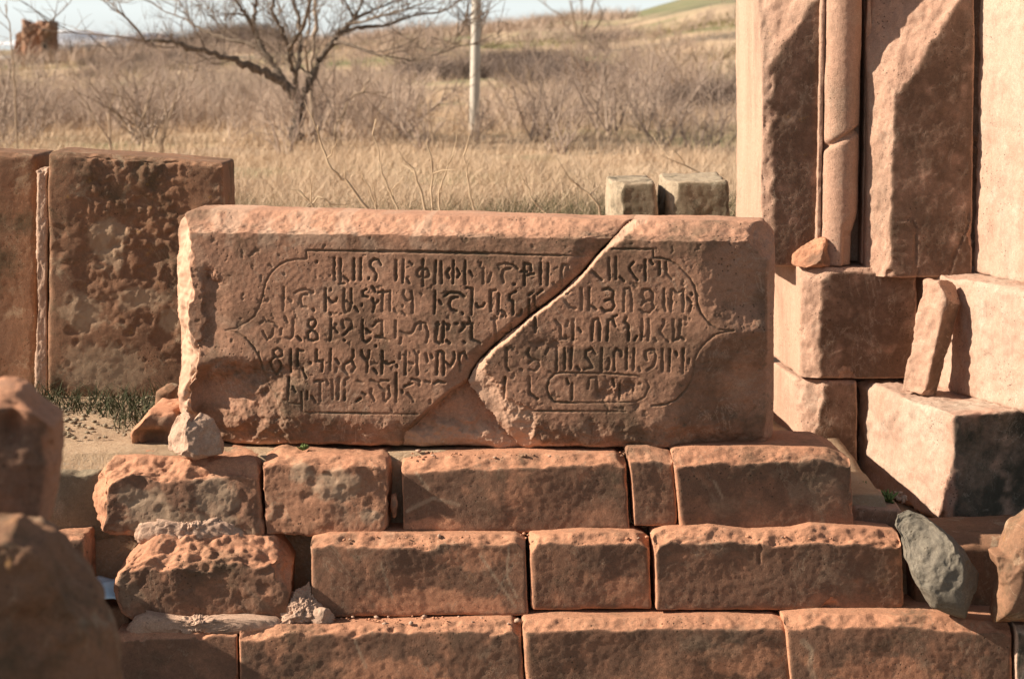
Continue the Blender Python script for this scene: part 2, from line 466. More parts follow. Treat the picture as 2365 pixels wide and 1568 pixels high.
# ------------------------------------------------------------------ terrain
GRASS_GROUND = None
TPX = np.array([-2500, 0, 600, 1000, 1400, 1700, 2400, 4500.0])
TD = np.log(np.array([3, 22, 40, 60, 85, 120, 180, 300, 900.0]))
TZ = np.array([
    [0, 0, -.2, -.4, -.6, -.9, -1.5, -3.0, -9],
    [0, 0, -.2, -.4, -.6, -.9, -1.5, -2.8, -8],
    [0, 0, -.1, -.1, 0, -.2, -.6, -1.0, -4],
    [0, 0, .0, .2, .75, .75, .8, 1.2, 2],
    [0, 0, .1, .4, .9, 1.1, 2.2, 3.8, 5],
    [0, 0, .3, .8, 1.5, 2.4, 4.4, 7, 9],
    [0, 0, .5, 1.2, 2.2, 3.6, 6.4, 10, 12],
    [0, 0, .6, 1.4, 2.6, 4.2, 7.5, 11, 13]])

def ground_z(x, y):
    x = np.asarray(x, float); y = np.asarray(y, float)
    d = np.hypot(x * 0.3, np.maximum(y + D0, 0.5)); ld = np.log(np.maximum(d, 3))
    px = CX + F * x / np.maximum(y + D0, 3.0)
    cols = np.array([np.interp(ld, TD, row) for row in TZ])      # (8, N)
    k = np.clip(np.searchsorted(TPX, px) - 1, 0, len(TPX) - 2)
    t = np.clip((px - TPX[k]) / (TPX[k + 1] - TPX[k]), 0, 1); t = t * t * (3 - 2 * t)
    far = np.take_along_axis(cols, k[None], 0)[0] * (1 - t) + np.take_along_axis(cols, (k + 1)[None], 0)[0] * t
    P = np.stack([x, y, 0 * x], -1)
    und = fbm(P, 0.05, 3, 3) * 0.7 * sstep(25, 90, y) + 0.32 * (ridged(P * np.array((0.6, 1, 1)), 0.07, 2, 12) - 0.6) * sstep(24, 50, y) * (1 - sstep(110, 160, y)) + fbm(P, 0.6, 3, 8) * 0.06 * sstep(1.5, 6, y)
    near = fbm(P, 3.0, 4, 5) * 0.012
    z = far + und + near - 0.012
    low = -0.69 + fbm(P, 1.3, 3, 6) * 0.03
    z = np.where(y < -0.02, low, z)
    z = np.where((x > 0.76) & (y < 1.35) & (y > -0.02), np.where(x > 1.06, -0.30, -0.13) + near, z)
    return z

def axis(a, b, st, far, grow):
    c = list(np.arange(a, b + 1e-6, st)); s = st
    while c[-1] < far[1]: s *= grow; c.append(c[-1] + s)
    s = st
    while c[0] > far[0]: s *= grow; c.insert(0, c[0] - s)
    return np.array(c)

gx = axis(-3, 3, 0.05, (-700, 700), 1.09); gy = axis(-2.0, 2.5, 0.04, (-60, 1200), 1.055)
GX, GY = np.meshgrid(gx, gy, indexing='ij')
gz = ground_z(GX.ravel(), GY.ravel())
gid = np.arange(GX.size).reshape(GX.shape)
gq = np.stack([gid[:-1, :-1], gid[1:, :-1], gid[1:, 1:], gid[:-1, 1:]], -1).reshape(-1, 4)

def ground_mat():
    m, nt, b = new_mat('dry_ground'); t = NT(nt)
    w = t.pos()
    soil = t.mix(t.ramp(t.noise(w, 6, 8, 0.7), 0.35, 0.65), (0.40, 0.28, 0.18), (0.30, 0.20, 0.125))
    soil = t.mix(t.ramp(t.noise(w, 120, 3, 0.7), 0.5, 0.75, 0, 0.5), soil, (0.5, 0.42, 0.33))
    field = t.mix(t.ramp(t.noise(w, 0.35, 8, 0.65), 0.38, 0.62), (0.50, 0.37, 0.245), (0.30, 0.22, 0.155))
    field = t.mix(t.ramp(t.noise(t.pos((0.5, 1, 1)), 0.09, 6, 0.6), 0.54, 0.62), field, (0.14, 0.115, 0.085))
    field = t.mix(t.ramp(t.noise(w, 0.15, 6, 0.65), 0.50, 0.62), field, (0.13, 0.15, 0.06))
    sep = t.n.new('ShaderNodeSeparateXYZ'); t.l.new(w, sep.inputs[0])
    c = t.mix(t.ramp(sep.outputs['Y'], 1.6, 4.0), soil, field)
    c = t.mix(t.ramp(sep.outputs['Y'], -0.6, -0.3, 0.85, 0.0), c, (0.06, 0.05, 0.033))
    # green turf on the far hill crest
    g = t.math('MULTIPLY', t.ramp(sep.outputs['Y'], 120, 150), t.ramp(sep.outputs['Z'], 1.8, 3.0))
    c = t.mix(t.math('MULTIPLY', g, 0.75), c, (0.12, 0.14, 0.07))
    nt.links.new(c, b.inputs['Base Color'])
    n = t.bump(t.noise(w, 30, 8, 0.7), 0.6, 0.02)
    nt.links.new(n, b.inputs['Normal'])
    return m
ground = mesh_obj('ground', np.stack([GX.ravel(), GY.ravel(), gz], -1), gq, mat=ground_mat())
ground['kind'] = 'structure'

# ------------------------------------------------------------------ the inscribed tombstone
STROKES = [
 ((780, 760), 1, "1395,140 1395,520|1505,150 1505,560|1560,460 1650,540|1480,600 1580,590|1750,150 1750,520|1875,140 1870,520|2240,250 2190,160 2110,150 2050,200 2050,270 2110,340 2165,420 2140,520|2020,480 2020,500|480,680 470,1080|560,870 620,920|675,770 770,710 880,700 960,730 1010,770|900,790 810,800 780,880 810,1000 900,1030|1010,1050 1030,1080|1235,690 1235,1080|1290,850 1350,930 1410,920 1445,850|1335,690 1335,715|1570,690 1570,1000 1600,1110 1670,1080 1710,960 1700,690|1610,900 1690,960|1770,1010 1830,1090|1970,690 1910,730 1920,800 2000,830|1895,950 1895,980|2090,860 2130,960 2100,1080|2190,890 2130,960|2080,640 2140,730|2280,710 2260,1070|2190,740 2365,730|110,1210 160,1290 300,1310 370,1380|50,1320 110,1270|500,1200 550,1290|655,1240 645,1500|990,1420 920,1340 940,1250 1040,1240 1060,1310 990,1420|1325,1120 1330,1150|1340,1230 1335,1536|1390,1390 1460,1460|1410,1310 1430,1320|1550,1260 1570,1380|1620,1230 1710,1260 1720,1350 1640,1440 1580,1500|1910,1240 1910,1536|1970,1400 2050,1460|2100,1350 2170,1260 2260,1250 2270,1400 2265,1536|1080,200 1080,220|480,420 490,440"),
 ((780, 760), 0, "0,1080 60,950 110,750 140,600 200,480 290,360 400,260 550,190 720,160 890,155 890,0 2365,10"),
 ((1150, 760), 1, "0,8 900,16 2365,32|320,170 325,520|460,160 445,560|520,490 570,570|570,200 610,235|810,160 805,610|760,460 710,430 705,360 770,300 810,320 880,320 930,380 900,460 830,480|1045,170 1025,560|1140,180 1145,560|1360,170 1350,570|1280,470 1235,380 1280,310|1420,310 1470,390 1430,460|1570,160 1565,570|1650,350 1710,430|1850,200 1840,250|1905,290 1895,560|2040,380 1990,540|220,710 220,1060|290,1040 350,1100|470,700 455,770 500,860 560,880 620,830 600,720|620,830 630,1090|440,1080 500,1130|455,970 455,990|1030,710 1020,1110|1100,880 1150,940|1200,790 1270,740 1380,730 1480,750 1560,800|1430,810 1320,830 1280,930 1320,1030 1420,1060|1520,1090 1525,1110|1590,640 1700,660 1690,900 1680,1120|1770,930 1810,990 1880,980 1910,920|2030,680 2030,1050|2020,690 2110,680|2170,740 2160,1100|2220,1040 2280,1080 2310,1130|2225,1140 2235,1140|320,1250 315,1536|410,1430 470,1460 540,1490 640,1430 680,1310 770,1260 860,1290 900,1420 910,1536|780,1280 770,1390|1080,1260 1050,1536|1060,1290 1110,1300|1180,1260 1180,1536|1190,1270 1290,1320 1260,1380|1390,1280 1430,1280|1520,1270 1560,1340 1480,1420|1640,1180 1660,1280 1690,1300 1690,1536|1610,1290 1700,1280|2100,1150 2110,1536|2050,1190 2140,1180|2230,1440 2300,1460"),
 ((780, 1000), 1, "100,50 180,190 270,120 290,0|650,0 640,110 590,180 520,150|430,0 430,90|730,130 790,200|990,0 910,70 930,180 1010,210 1090,170 1090,90 1040,40 990,10|1330,0 1320,190|1600,60 1570,90|1580,180 1590,190|1910,0 1915,170 1980,215 2050,150|2150,110 2260,130 2365,170|2265,0 2255,120|370,340 290,390 300,470 370,510 450,470 450,390 370,340|300,500 220,600 260,730 330,830 400,720 420,620 380,560|610,360 595,770|730,360 725,650|740,370 830,390|960,590 970,610|1075,370 1070,570|1185,550 1180,740|1070,560 1170,570|1330,350 1320,720|1420,520 1480,600|1440,690 1430,760|1740,360 1740,480 1690,550 1580,620 1560,700 1650,800|1720,560 1770,660 1720,740|1885,370 1900,450|2030,370 2020,470 1990,560|1900,450 1990,550 2000,650 1985,750|2110,690 2170,770|2265,380 2260,770|2300,560 2365,600|820,710 890,870|565,870 555,1270|640,1030 690,1120|910,1120 900,1240|980,1190 1050,1280|1140,940 1135,1270|1040,920 1200,920|1250,900 1280,970|1360,900 1365,1240|1480,860 1465,1240|1650,850 1590,900 1590,980|1580,1080 1580,1250|1820,910 1910,940|1790,1280 1870,1230|1900,1120 1960,1150|2060,890 2200,940 2230,1010 2330,1080|2070,1050 2060,1140 2120,1250|2290,1140 2300,1250|2145,270 2150,290"),
 ((780, 1000), 0, "20,420 50,560 80,750 150,920 250,1110 370,1220 480,1290 600,1330 790,1340|800,1120 810,1460 830,1490 2365,1490"),
 ((1150, 1000), 1, "315,0 315,120|420,140 405,230|910,0 880,200|1040,0 1040,180 1110,220|1170,0 1160,200|1240,170 1290,210|1680,0 1685,140 1780,170 1850,210|2110,0 2100,200|1540,180 1560,200|110,570 200,600 290,560|340,620 350,650|400,400 400,500|510,370 490,780|560,560 630,590|650,340 710,440 715,770|740,370 710,440|870,400 900,540|960,420 980,470|1060,770 1080,370 1140,350 1190,400 1185,770|1210,540 1310,620 1380,480 1370,370|1465,700 1470,390 1560,370 1590,480|190,1000 215,1180 140,1270 100,1230|60,890 190,900|330,760 330,1270|610,860 760,890 750,970|480,990 620,940|540,1120 640,1230 640,1270|860,890 930,920|1010,930 1100,890 1200,920|940,1240 940,1290|430,1070 440,1100"),
 ((1150, 1000), 0, "0,1490 720,1490"),
 ((1500, 760), 1, "100,230 220,200 350,230 450,300|310,290 190,310 160,410 190,540|370,570 380,570|560,190 560,580|570,200 680,220 680,320|500,340 600,350|620,400 730,380|850,190 850,560|985,200 970,570|1080,540 1120,600|1330,290 1340,220 1240,210 1225,300 1210,600|2060,90 2080,470|2190,80 2190,450|1780,330 1940,470|2260,420 2340,490|400,700 290,760 290,850 360,880 355,1110|440,1120 480,1100 510,1030|690,720 640,760|640,850 630,1130|740,780 730,960 780,1010|790,740 880,670|1370,690 1260,760|1290,850 1380,960 1470,980|1580,630 1580,1000|1715,620 1715,1000|1750,930 1850,1000|1960,650 2060,620 2150,680 2130,800 2000,840|2130,820 2160,920 2110,1010 2000,1030 1930,970|760,1120 755,1400|310,1280 310,1400|180,1450 300,1440|1120,1190 1160,1260 1200,1290 1210,1536|1340,1210 1310,1290|1440,1180 1430,1536|1520,1330 1570,1400|1760,1536 1790,1180 1870,1160 1910,1300 1900,1536|2035,1536 2050,1190 2130,1160 2180,1290|2130,1120 2200,1100"),
 ((1500, 760), 0, "0,35 700,45 1620,60"),
 ((1850, 740), 1, "350,370 430,270|350,370 410,470 500,590|640,230 640,590|730,240 770,300|890,270 890,480|1000,270 1010,470 1110,560|260,1140 270,750 350,740 395,800 400,1140|580,1030 620,970 760,940 780,820 700,750 590,760 580,850 620,930|760,960 790,1080 700,1170 600,1150 550,1110|970,750 970,1040 1000,1130|1100,750 1095,1130|1130,750 1220,820 1300,750|1310,750 1310,1130|1380,890 1450,970|1450,1040 1420,1130|1450,820 1460,840|300,1240 270,1330 340,1380 340,1536|580,1536 590,1280|700,1280 710,1536|960,1300 980,1350 900,1480|1140,1290 1140,1536|1260,1290 1255,1536"),
 ((1850, 740), 0, "60,40 780,40 785,190 930,200 1060,235 1230,330 1330,440 1440,560 1510,700 1540,850 1560,1020 1620,1160 1720,1290 1830,1390 1950,1450 2200,1470"),
 ((1500, 980), 1, "1210,0 1215,230 1300,230 1300,170|1430,0 1425,240|1760,0 1760,240|1890,0 1890,210|2035,0 2035,250|250,400 245,720 290,790|490,770 520,780|650,400 620,470 650,540 720,590 640,660|720,590 820,620 830,700 750,790 650,770|980,400 940,500|1140,400 1140,780|1280,390 1280,760|1400,390 1390,750|1830,480 1760,390 1660,440 1660,540 1760,660 1770,730 1640,760|1500,720 1540,770|1940,390 1930,800|2060,560 2080,640 2040,760|2160,770 2160,450 2200,390 2290,440 2280,520|220,920 200,1300|650,900 660,1200 800,1290|1320,930 1340,1020|1410,1020 1405,1300|1690,1100 1720,920 1840,900 1860,1230|2130,930 2160,1060|2250,1020 2250,1290"),
 ((1500, 980), 0, "420,1510 2365,1500|2250,830 1700,830 1250,820 1100,840 1000,950 965,1080 1000,1240 1100,1340 1250,1355 1900,1350 2250,1335"),
 ((1850, 980), 1, "340,0 345,230|450,230 490,160|580,0 570,220|700,0 690,220|800,200 840,240|900,90 1050,250|1140,0 1140,230 1220,200|1240,0 1240,150 1330,210|310,390 310,740|440,390 430,750|530,720 550,770|680,580 640,520 650,430 720,400 800,400 830,500 790,680 670,760|940,390 940,770|1075,390 1060,770|1180,440 1200,490|1310,380 1300,800|1410,560 1400,620"),
 ((1850, 980), 0, "2200,50 1990,80 1860,120 1740,220 1640,320 1570,430 1510,560 1490,750 1440,950 1330,1130 1180,1280 1000,1360 760,1390"),
 ((1850, 980), 0, "0,830 485,857 662,946 709,1058 621,1242 461,1330 150,1340"),
 ((680, 1006), 0, "0,0 200,-40 390,-150 530,-260 590,-375|0,0 205,35 385,135 500,270 610,430 630,480"),
]
SEG_L, SEG_F = [], []
for (ox, oy), kind, txt in STROKES:
    for st in txt.split('|'):
        pts = [tuple(float(v) for v in q.split(',')) for q in st.split()]
        pts = [((ox + a / 5.9125) * 0.765620, (oy + b / 5.9125) * 0.765620) for a, b in pts]
        (SEG_L if kind else SEG_F).extend(zip(pts[:-1], pts[1:]))

BREAK = [(1490, 495), (1455, 520), (1432, 545), (1400, 575), (1352, 632), (1300, 680), (1240, 725), (1200, 760), (1150, 800), (1120, 830), (1098, 860), (1090, 884)]
RIGHT_LOW = [(1090, 884), (1112, 915), (1140, 950), (1168, 990), (1200, 1020), (1225, 1060)]
LEFT_LOW = [(1090, 884), (1050, 908), (1008, 945), (970, 980), (945, 1005), (925, 1060)]

def build_tomb():
    Y, Dp = 0.0, 0.25
    x0, x1 = at(390, 700, 0)[0], at(1796, 700, 0)[0]
    z1, z0 = at(900, 497, 0)[2], at(900, 1046, 0)[2]
    W, H = x1 - x0, z1 - z0
    nx, ny, nz = 800, 36, 330
    P, Q, loop, fr = lattice(nx, ny, nz)
    h = np.array((W, Dp, H)) / 2
    L = (P * 2 - 1) * h
    p, n = rounded(L, h, 0.028, [(3.0, 0.005, 2, 'f'), (14.0, 0.0007, 2, 'f'), (70.0, 0.0007, 3, 'f')], 3, 0.5)
    # worn chamfers: long top edge, left end, big corners
    lim = lambda c: np.abs(np.array(c) / np.linalg.norm(c)) @ h
    p = cut(p, (0, -0.55, 0.83), lim((0, -0.55, 0.83)) - 0.046, 0.004, 71, 22)
    p1 = cut(p, (-0.84, -0.54, 0), lim((-0.84, -0.54, 0)) - 0.054, 0.020, 72, 8); leftbrk = np.linalg.norm(p1 - p, axis=1); p = p1
    for a_, b_ in ((22, .020), (45, .030), (68, .020)):
        for sgn in (-1, 1):
            nn_ = (sgn * math.cos(R(a_)), 0, math.sin(R(a_)))
            p = cut(p, nn_, lim(nn_) - b_, 0.004, 73, 12)
    p = cut(p, (0.62, -0.5, 0.6), lim((0.62, -0.5, 0.6)) - 0.085, 0.012, 75, 12)
    p = cut(p, (0.8, -0.6, 0), lim((0.8, -0.6, 0)) - 0.022, 0.006, 76, 9)
    X = p[:, 0] + (x0 + x1) / 2; Z = p[:, 2] + (z0 + z1) / 2
    w = (p[:, 2] + h[2]) / H; u = (p[:, 0] + h[0]) / W
    Z = Z + w * np.interp(u, [0, 1], [0.004, -0.018]) + (1 - w) * np.interp(u, [0, 1], [0.0, 0.02])
    px, py = proj(X, 0 * X, Z)
    front = 1 - sstep(0, 1, (p[:, 1] + h[1]) / 0.24)
    nz3 = fbm(np.stack([X, 0 * X, Z], -1), 16, 4, 90)
    ins = np.zeros(len(p)); dirt = np.zeros(len(p)); crust = np.zeros(len(p))
    # scooped hollow, lower left
    xl = np.interp(py, [840, 865, 900, 960, 1040], [470, 432, 413, 408, 410]) + nz3 * 8
    s = (px - xl)
    ins += 0.085 * sstep(0, 46, s) * np.clip(1 - s / (262 + 30 * nz3), 0, 1) * sstep(832, 900, py + nz3 * 14)
    # right end weathers back
    xr = np.interp(py, [480, 560, 700, 760, 800, 900, 1040], [1640, 1625, 1630, 1690, 1640, 1560, 1500])
    q = np.clip((px - xr + 14 * nz3) / 170, 0, 1.2)
    ins += 0.058 * q ** 1.3
    # lower edge weathers back
    ins += 0.018 * sstep(965, 1035, py + 18 * nz3)
    # left flank hollow beside the chamfer
    ins += 0.012 * sstep(0, 12, px - (462 + 26 * nz3)) * np.clip(1 - (px - 462) / 70, 0, 1) * sstep(640, 660, py) * (1 - sstep(800, 840, py))
    crust += 0.7 * np.clip(leftbrk / 0.01, 0, 1)
    # the break
    near = px > 860
    dB = np.full(len(p), 999.0); dB[near] = seg_dist(px[near], py[near], BREAK)
    dR = np.full(len(p), 999.0); dR[near] = seg_dist(px[near], py[near], RIGHT_LOW)
    dL = np.full(len(p), 999.0); dL[near] = seg_dist(px[near], py[near], LEFT_LOW)
    right_pg = [(1560, 300), (1490, 300)] + BREAK + RIGHT_LOW[1:] + [(1225, 1300), (2200, 1300), (2200, 300)]
    low_pg = LEFT_LOW[::-1] + RIGHT_LOW[1:] + [(1225, 1300), (925, 1300)]
    fine = fbm(np.stack([X, Z, 0 * X], -1), 85, 3, 4, 0.7)
    jx, jy = px + 4 * nz3 + 2.5 * fine, py + 3 * pn(np.stack([X, Z, 0 * X], -1), 30, 4) - 2.5 * fine
    isR = inside(jx, jy, right_pg); isL = inside(jx, jy, low_pg); isA = ~isR & ~isL
    wB = np.interp(py, [500, 560, 640, 760, 840, 884], [46, 60, 26, 22, 40, 60])
    ins += np.where(isA, 0.020 * np.clip(1 - dB / wB, 0, 1) ** 1.3, 0)
    ins += np.where(isA, 0.014 * np.clip(1 - dL / 9, 0, 1), 0)
    ins += np.where(isA, 0.018 * np.clip(1 - dB / 5, 0, 1), 0)
    d_edge = np.minimum(dB, dR)
    wid = np.interp(py, [500, 545, 600, 800, 850, 884, 930, 980, 1040], [26, 11, 6, 8, 22, 56, 74, 66, 56]) * (1 + 0.45 * nz3 + np.where(py < 850, 0.3, 0.06) * fine)
    lumps = fbm(np.stack([X, 0 * X, Z], -1), 40, 4, 55, 0.6)
    face = np.clip(1 - d_edge / np.maximum(wid, 4), 0, 1)
    ins += np.where(isR, -0.012 * np.exp(-d_edge / 260) + 0.026 * face ** 0.9 + 0.010 * face ** 0.5 * pn(np.stack([X, 0 * X, Z], -1), 19, 56) * (py > 840) * (face > 0), 0)
    crust += np.where(isR, sstep(0.0, 0.3, face) * 0.55, 0)
    # lower broken wedge
    t = np.clip((py - 884) / 150, 0, 1)
    ins += np.where(isL, 0.040 - 0.030 * sstep(0.5, 0.95, t + 0.25 * nz3) + 0.003 * lumps + 0.014 * np.clip(1 - dR / 40, 0, 1), 0)
    crust += np.where(isL, 0.5 * sstep(0.45, 0.8, t), 0)
    # knocked spots on the right fragment
    for (a, b, rad, dep) in ((1290, 790, 16, .006), (1255, 795, 12, .006), (1430, 895, 22, .007), (1465, 890, 16, .008), (1400, 905, 14, .006), (1330, 800, 10, .004),
                             (1480, 930, 10, .004), (1255, 990, 20, .008), (478, 640, 14, .012), (500, 655, 18, .006), (1705, 590, 10, .004)):
        ins += dep * np.exp(-((px - a) ** 2 + (py - b) ** 2) / rad ** 2) * (1 + lumps)
    # carved strokes: windowed distance fields on the front grid
    gpx, gpy = px[fr], py[fr]
    carve = np.zeros(fr.shape); dcar = np.zeros(fr.shape)
    ix = gpx[:, nz // 2]; iz = gpy[nx // 2, :]
    wob = (pn(np.stack([gpx.ravel() * 0.11, gpy.ravel() * 0.11, 0 * gpx.ravel()], -1), 1, 31) * 1.5).reshape(fr.shape)
    for segs, hw, dep in ((SEG_L, 4.6, 0.0072), (SEG_F, 3.4, 0.0048)):
        for (ax, ay), (bx, by) in segs:
            m = 9
            i0, i1 = np.searchsorted(ix, min(ax, bx) - m), np.searchsorted(ix, max(ax, bx) + m)
            k1, k0 = len(iz) - np.searchsorted(iz[::-1], min(ay, by) - m - 6), len(iz) - np.searchsorted(iz[::-1], max(ay, by) + m + 6)
            if i1 <= i0 or k1 <= k0: continue
            sl = (slice(i0, i1), slice(max(k0, 0), k1))
            d = seg_dist(gpx[sl], gpy[sl], [(ax, ay), (bx, by)]) + wob[sl]
            a = 1 - np.clip(d / hw, 0, 1)
            carve[sl] = np.maximum(carve[sl], dep * sstep(0, 0.85, a))
            dcar[sl] = np.maximum(dcar[sl], sstep(0, 0.5, a))
    spots = sstep(0.55, 0.8, fbm(np.stack([X[fr].ravel(), 0 * X[fr].ravel(), Z[fr].ravel()], -1), 34, 3, 77)).reshape(fr.shape)
    wear = 0.40 + 0.60 * sstep(-0.3, 0.3, pn(np.stack([X[fr].ravel(), 0 * X[fr].ravel(), Z[fr].ravel()], -1), 9, 15)).reshape(fr.shape)
    fc = np.where(isR[fr], 1 - np.clip(face[fr] * 2.5, 0, 1), 1) * np.where(isL[fr], 0.0, 1)
    carve *= wear * fc; dcar *= wear * fc
    c = np.zeros(len(p)); c[fr] = carve + 0.0016 * spots; ins += c
    dd = np.zeros(len(p)); dd[fr] = np.maximum(dcar, spots * 0.55); dirt += dd
    # dirt in the crack and below
    dirt += np.where(isA, 0.8 * np.clip(1 - np.minimum(dB / 9, dL / 6), 0, 1), 0)
    top = sstep(0.02, 0.06, Z - (z0 + H * 0.5) - 0.20) * (px < 1000)
    crust += 0.55 * top * sstep(-0.1, 0.3, nz3)
    G = np.stack([X, p[:, 1] + Dp / 2 + ins * front, Z], -1)
    # brown tone on the carved face: patches, heavier along the foot
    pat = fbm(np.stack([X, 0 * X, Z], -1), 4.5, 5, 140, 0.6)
    face_tone = sstep(0.75, 0.97, -n[:, 1]) * (1 - np.clip(leftbrk / 0.006, 0, 1)) * np.clip(0.34 + 0.55 * sstep(-0.25, 0.45, pat) + 0.45 * sstep(945, 1010, py + 40 * pat), 0, 1)
    face_tone *= np.where(isR, 1 - np.clip(face * 2.5, 0, 1), 1) * (1 - 0.6 * isL)
    face_tone *= sstep(538, 552, py + 12 * nz3)
    root = thing('inscribed_tombstone', ((x0 + x1) / 2, Dp / 2, z0), 'long reddish tombstone slab carved with five lines of lettering, cracked across its right half', 'tombstone')
    G -= np.array(((x0 + x1) / 2, Dp / 2, z0))
    reg = np.where(isR, 1, np.where(isL, 2, 0))
    fq = reg[Q]
    fr_reg = np.where((fq == fq[:, :1]).all(1), fq[:, 0], fq.max(1))
    for k, (nm, lab) in enumerate((('fragment', 'large left fragment'), ('fragment', 'right fragment with a pale broken edge'), ('chip', 'small broken wedge at the foot of the crack'))):
        qs = Q[fr_reg == k]
        used, inv = np.unique(qs, return_inverse=True)
        o = mesh_obj(nm, G[used], inv.reshape(-1, 4), mat=TOMB, parent=root)
        o['label'] = lab
        for an, av in (('dirt', dirt), ('crust', crust), ('skin', face_tone)):
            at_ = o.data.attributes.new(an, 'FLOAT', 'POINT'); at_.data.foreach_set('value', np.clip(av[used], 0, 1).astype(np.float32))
        if k == 0:
            # closed back
            lv = G[loop]
            mesh_obj('back_face', lv, None, [np.arange(len(lv))], TOMB, root)
    return root
TOMB_O = build_tomb()
TOMB_O.rotation_euler[2] = R(-5.0)

# ------------------------------------------------------------------ the three courses of steps
ST = 'blocks of the stepped base'
def sb(label, top, bottom, left, right, Y, depth=0.3, mat=RED, r=0.016, seed=0, **k):
    k.setdefault('step', 0.005)
    return traced_block('stone_block', top, bottom, left, right, Y, depth, mat, label, r=r * 0.62, seed=seed, group=ST, **k)
UP = (0, -0.62, 0.78)
Y1, Y2, Y3 = -0.10, -0.18, -0.266
# upper course
sb('rounded weathered block with pale mortar smear at left end of the upper step', [(200, 1084), (250, 1067), (300, 1062), (560, 1062), (600, 1071)], [(200, 1238), (600, 1238)],
   [(203, 1060), (200, 1240)], [(603, 1060), (605, 1240)], Y1, seed=101, amps=AMP_ROUGH, smear=[(420, 1215, 160, 34), (330, 1165, 60, 40), (500, 1150, 50, 50)], r=0.03, cuts=[(UP, 0.0465, 0.0161), ((-0.8, -0.6, 0.1), 0.060, 0.012), ((-0.7, 0, 0.7), 0.045, 0.012), ((-.8, 0, -.6), .05, .012)])
sb('squarish pinkish block with flaking face, second in the upper step', [(607, 1071), (640, 1059), (880, 1059), (905, 1069)], [(615, 1240), (890, 1236)],
   [(607, 1058), (606, 1150), (618, 1240)], [(903, 1058), (907, 1130), (893, 1236)], Y1 - 0.012, seed=102, amps=AMP_ROUGH, skin=0.45, smear=[(780, 1120, 60, 34), (860, 1190, 26, 16), (700, 1090, 24, 24)], r=0.018, cuts=[(UP, 0.0217, 0.0092), ((0.7, 0, -0.7), 0.012, 0.01)], yaw=-3)
sb('longest block of the upper step, with an orange patch on its face', [(925, 1073), (1000, 1061), (1180, 1057), (1430, 1050), (1449, 1061)], [(930, 1228), (1200, 1232), (1455, 1224)],
   [(924, 1050), (930, 1230)], [(1447, 1050), (1455, 1225)], Y1, seed=103, bare=[(1195, 1128, 30, 46), (1000, 1210, 60, 14)], smear=[[(940, 1180), (1000, 1150), (1060, 1165), 5], [(960, 1090), (990, 1130), 4]], cuts=[(UP, 0.0264, 0.0080)])
sb('narrow upright block wedged between two long blocks of the upper step', [(1440, 1039), (1500, 1037), (1550, 1049)], [(1456, 1214), (1556, 1216)],
   [(1440, 1030), (1452, 1100), (1458, 1214)], [(1548, 1040), (1558, 1216)], Y1 - 0.006, seed=104, cuts=[(UP, 0.0279, 0.0069)], yaw=3)
sb('smooth dark block at the right end of the upper step', [(1545, 1045), (1600, 1039), (1780, 1036), (1920, 1040), (1966, 1057)], [(1560, 1222), (1967, 1220)],
   [(1548, 1036), (1562, 1222)], [(1964, 1040), (1968, 1220)], Y1, seed=105, smear=[[(1640, 1110), (1660, 1150), 4]], cuts=[(UP, 0.0310, 0.0080), ((0.7, 0, 0.7), 0.014, 0.01)], yaw=4)
# middle course
sb('lumpy eroded boulder-like block at left end of the middle step', [(255, 1275), (310, 1250), (420, 1242), (540, 1244), (640, 1254), (672, 1275)], [(255, 1442), (672, 1436)],
   [(300, 1245), (262, 1310), (256, 1350), (290, 1442)], [(650, 1250), (672, 1290), (668, 1436)], Y2 - 0.02, seed=106, amps=AMP_ROUGH, r=0.045,
   cuts=[((0, -.62, .78), 0.060, 0.018), ((-0.8, -0.5, 0.3), 0.05, 0.014), ((0.75, -0.5, 0.5), 0.075, 0.016), ((-.7, -.2, -.7), .03, .012)])
sb('block with scratched lines on its face, left of centre in the middle step', [(716, 1250), (760, 1241), (1195, 1239), (1217, 1250)], [(735, 1424), (1219, 1421)],
   [(716, 1245), (719, 1370), (738, 1424)], [(1216, 1245), (1220, 1421)], Y2, seed=107, bare=[(1000, 1390, 160, 30), (1100, 1290, 80, 26)], smear=[[(1108, 1280), (1190, 1400), 4], [(1175, 1262), (1170, 1330), (1195, 1380), 4], [(1140, 1380), (1185, 1300), 3], [(880, 1300), (905, 1380), 4]], cuts=[(UP, 0.0217, 0.0103)])
sb('shorter dark block with a chipped top corner, middle of the middle step', [(1222, 1242), (1350, 1235), (1470, 1238), (1500, 1248)], [(1222, 1410), (1500, 1407)],
   [(1220, 1240), (1222, 1410)], [(1499, 1240), (1502, 1407)], Y2, seed=108, bare=[(1440, 1370, 50, 30)], cuts=[(UP, 0.0186, 0.0092), ((-.6, -.4, .7), .03, .01), ((.6, -.3, .7), .03, .01)], yaw=1.5)
sb('long dark block with a wavy top edge at right end of the middle step', [(1503, 1236), (1540, 1226), (1640, 1222), (1740, 1234), (1840, 1230), (1885, 1221), (1960, 1227), (2085, 1238)], [(1505, 1406), (2085, 1412)],
   [(1503, 1230), (1506, 1406)], [(2078, 1230), (2088, 1412)], Y2, seed=109, post=cracks([(1742, 1222), (1749, 1262), (1747, 1300)], [(1743, 1225), (1750, 1258)]), cuts=[(UP, 0.0279, 0.0115)], yaw=3)
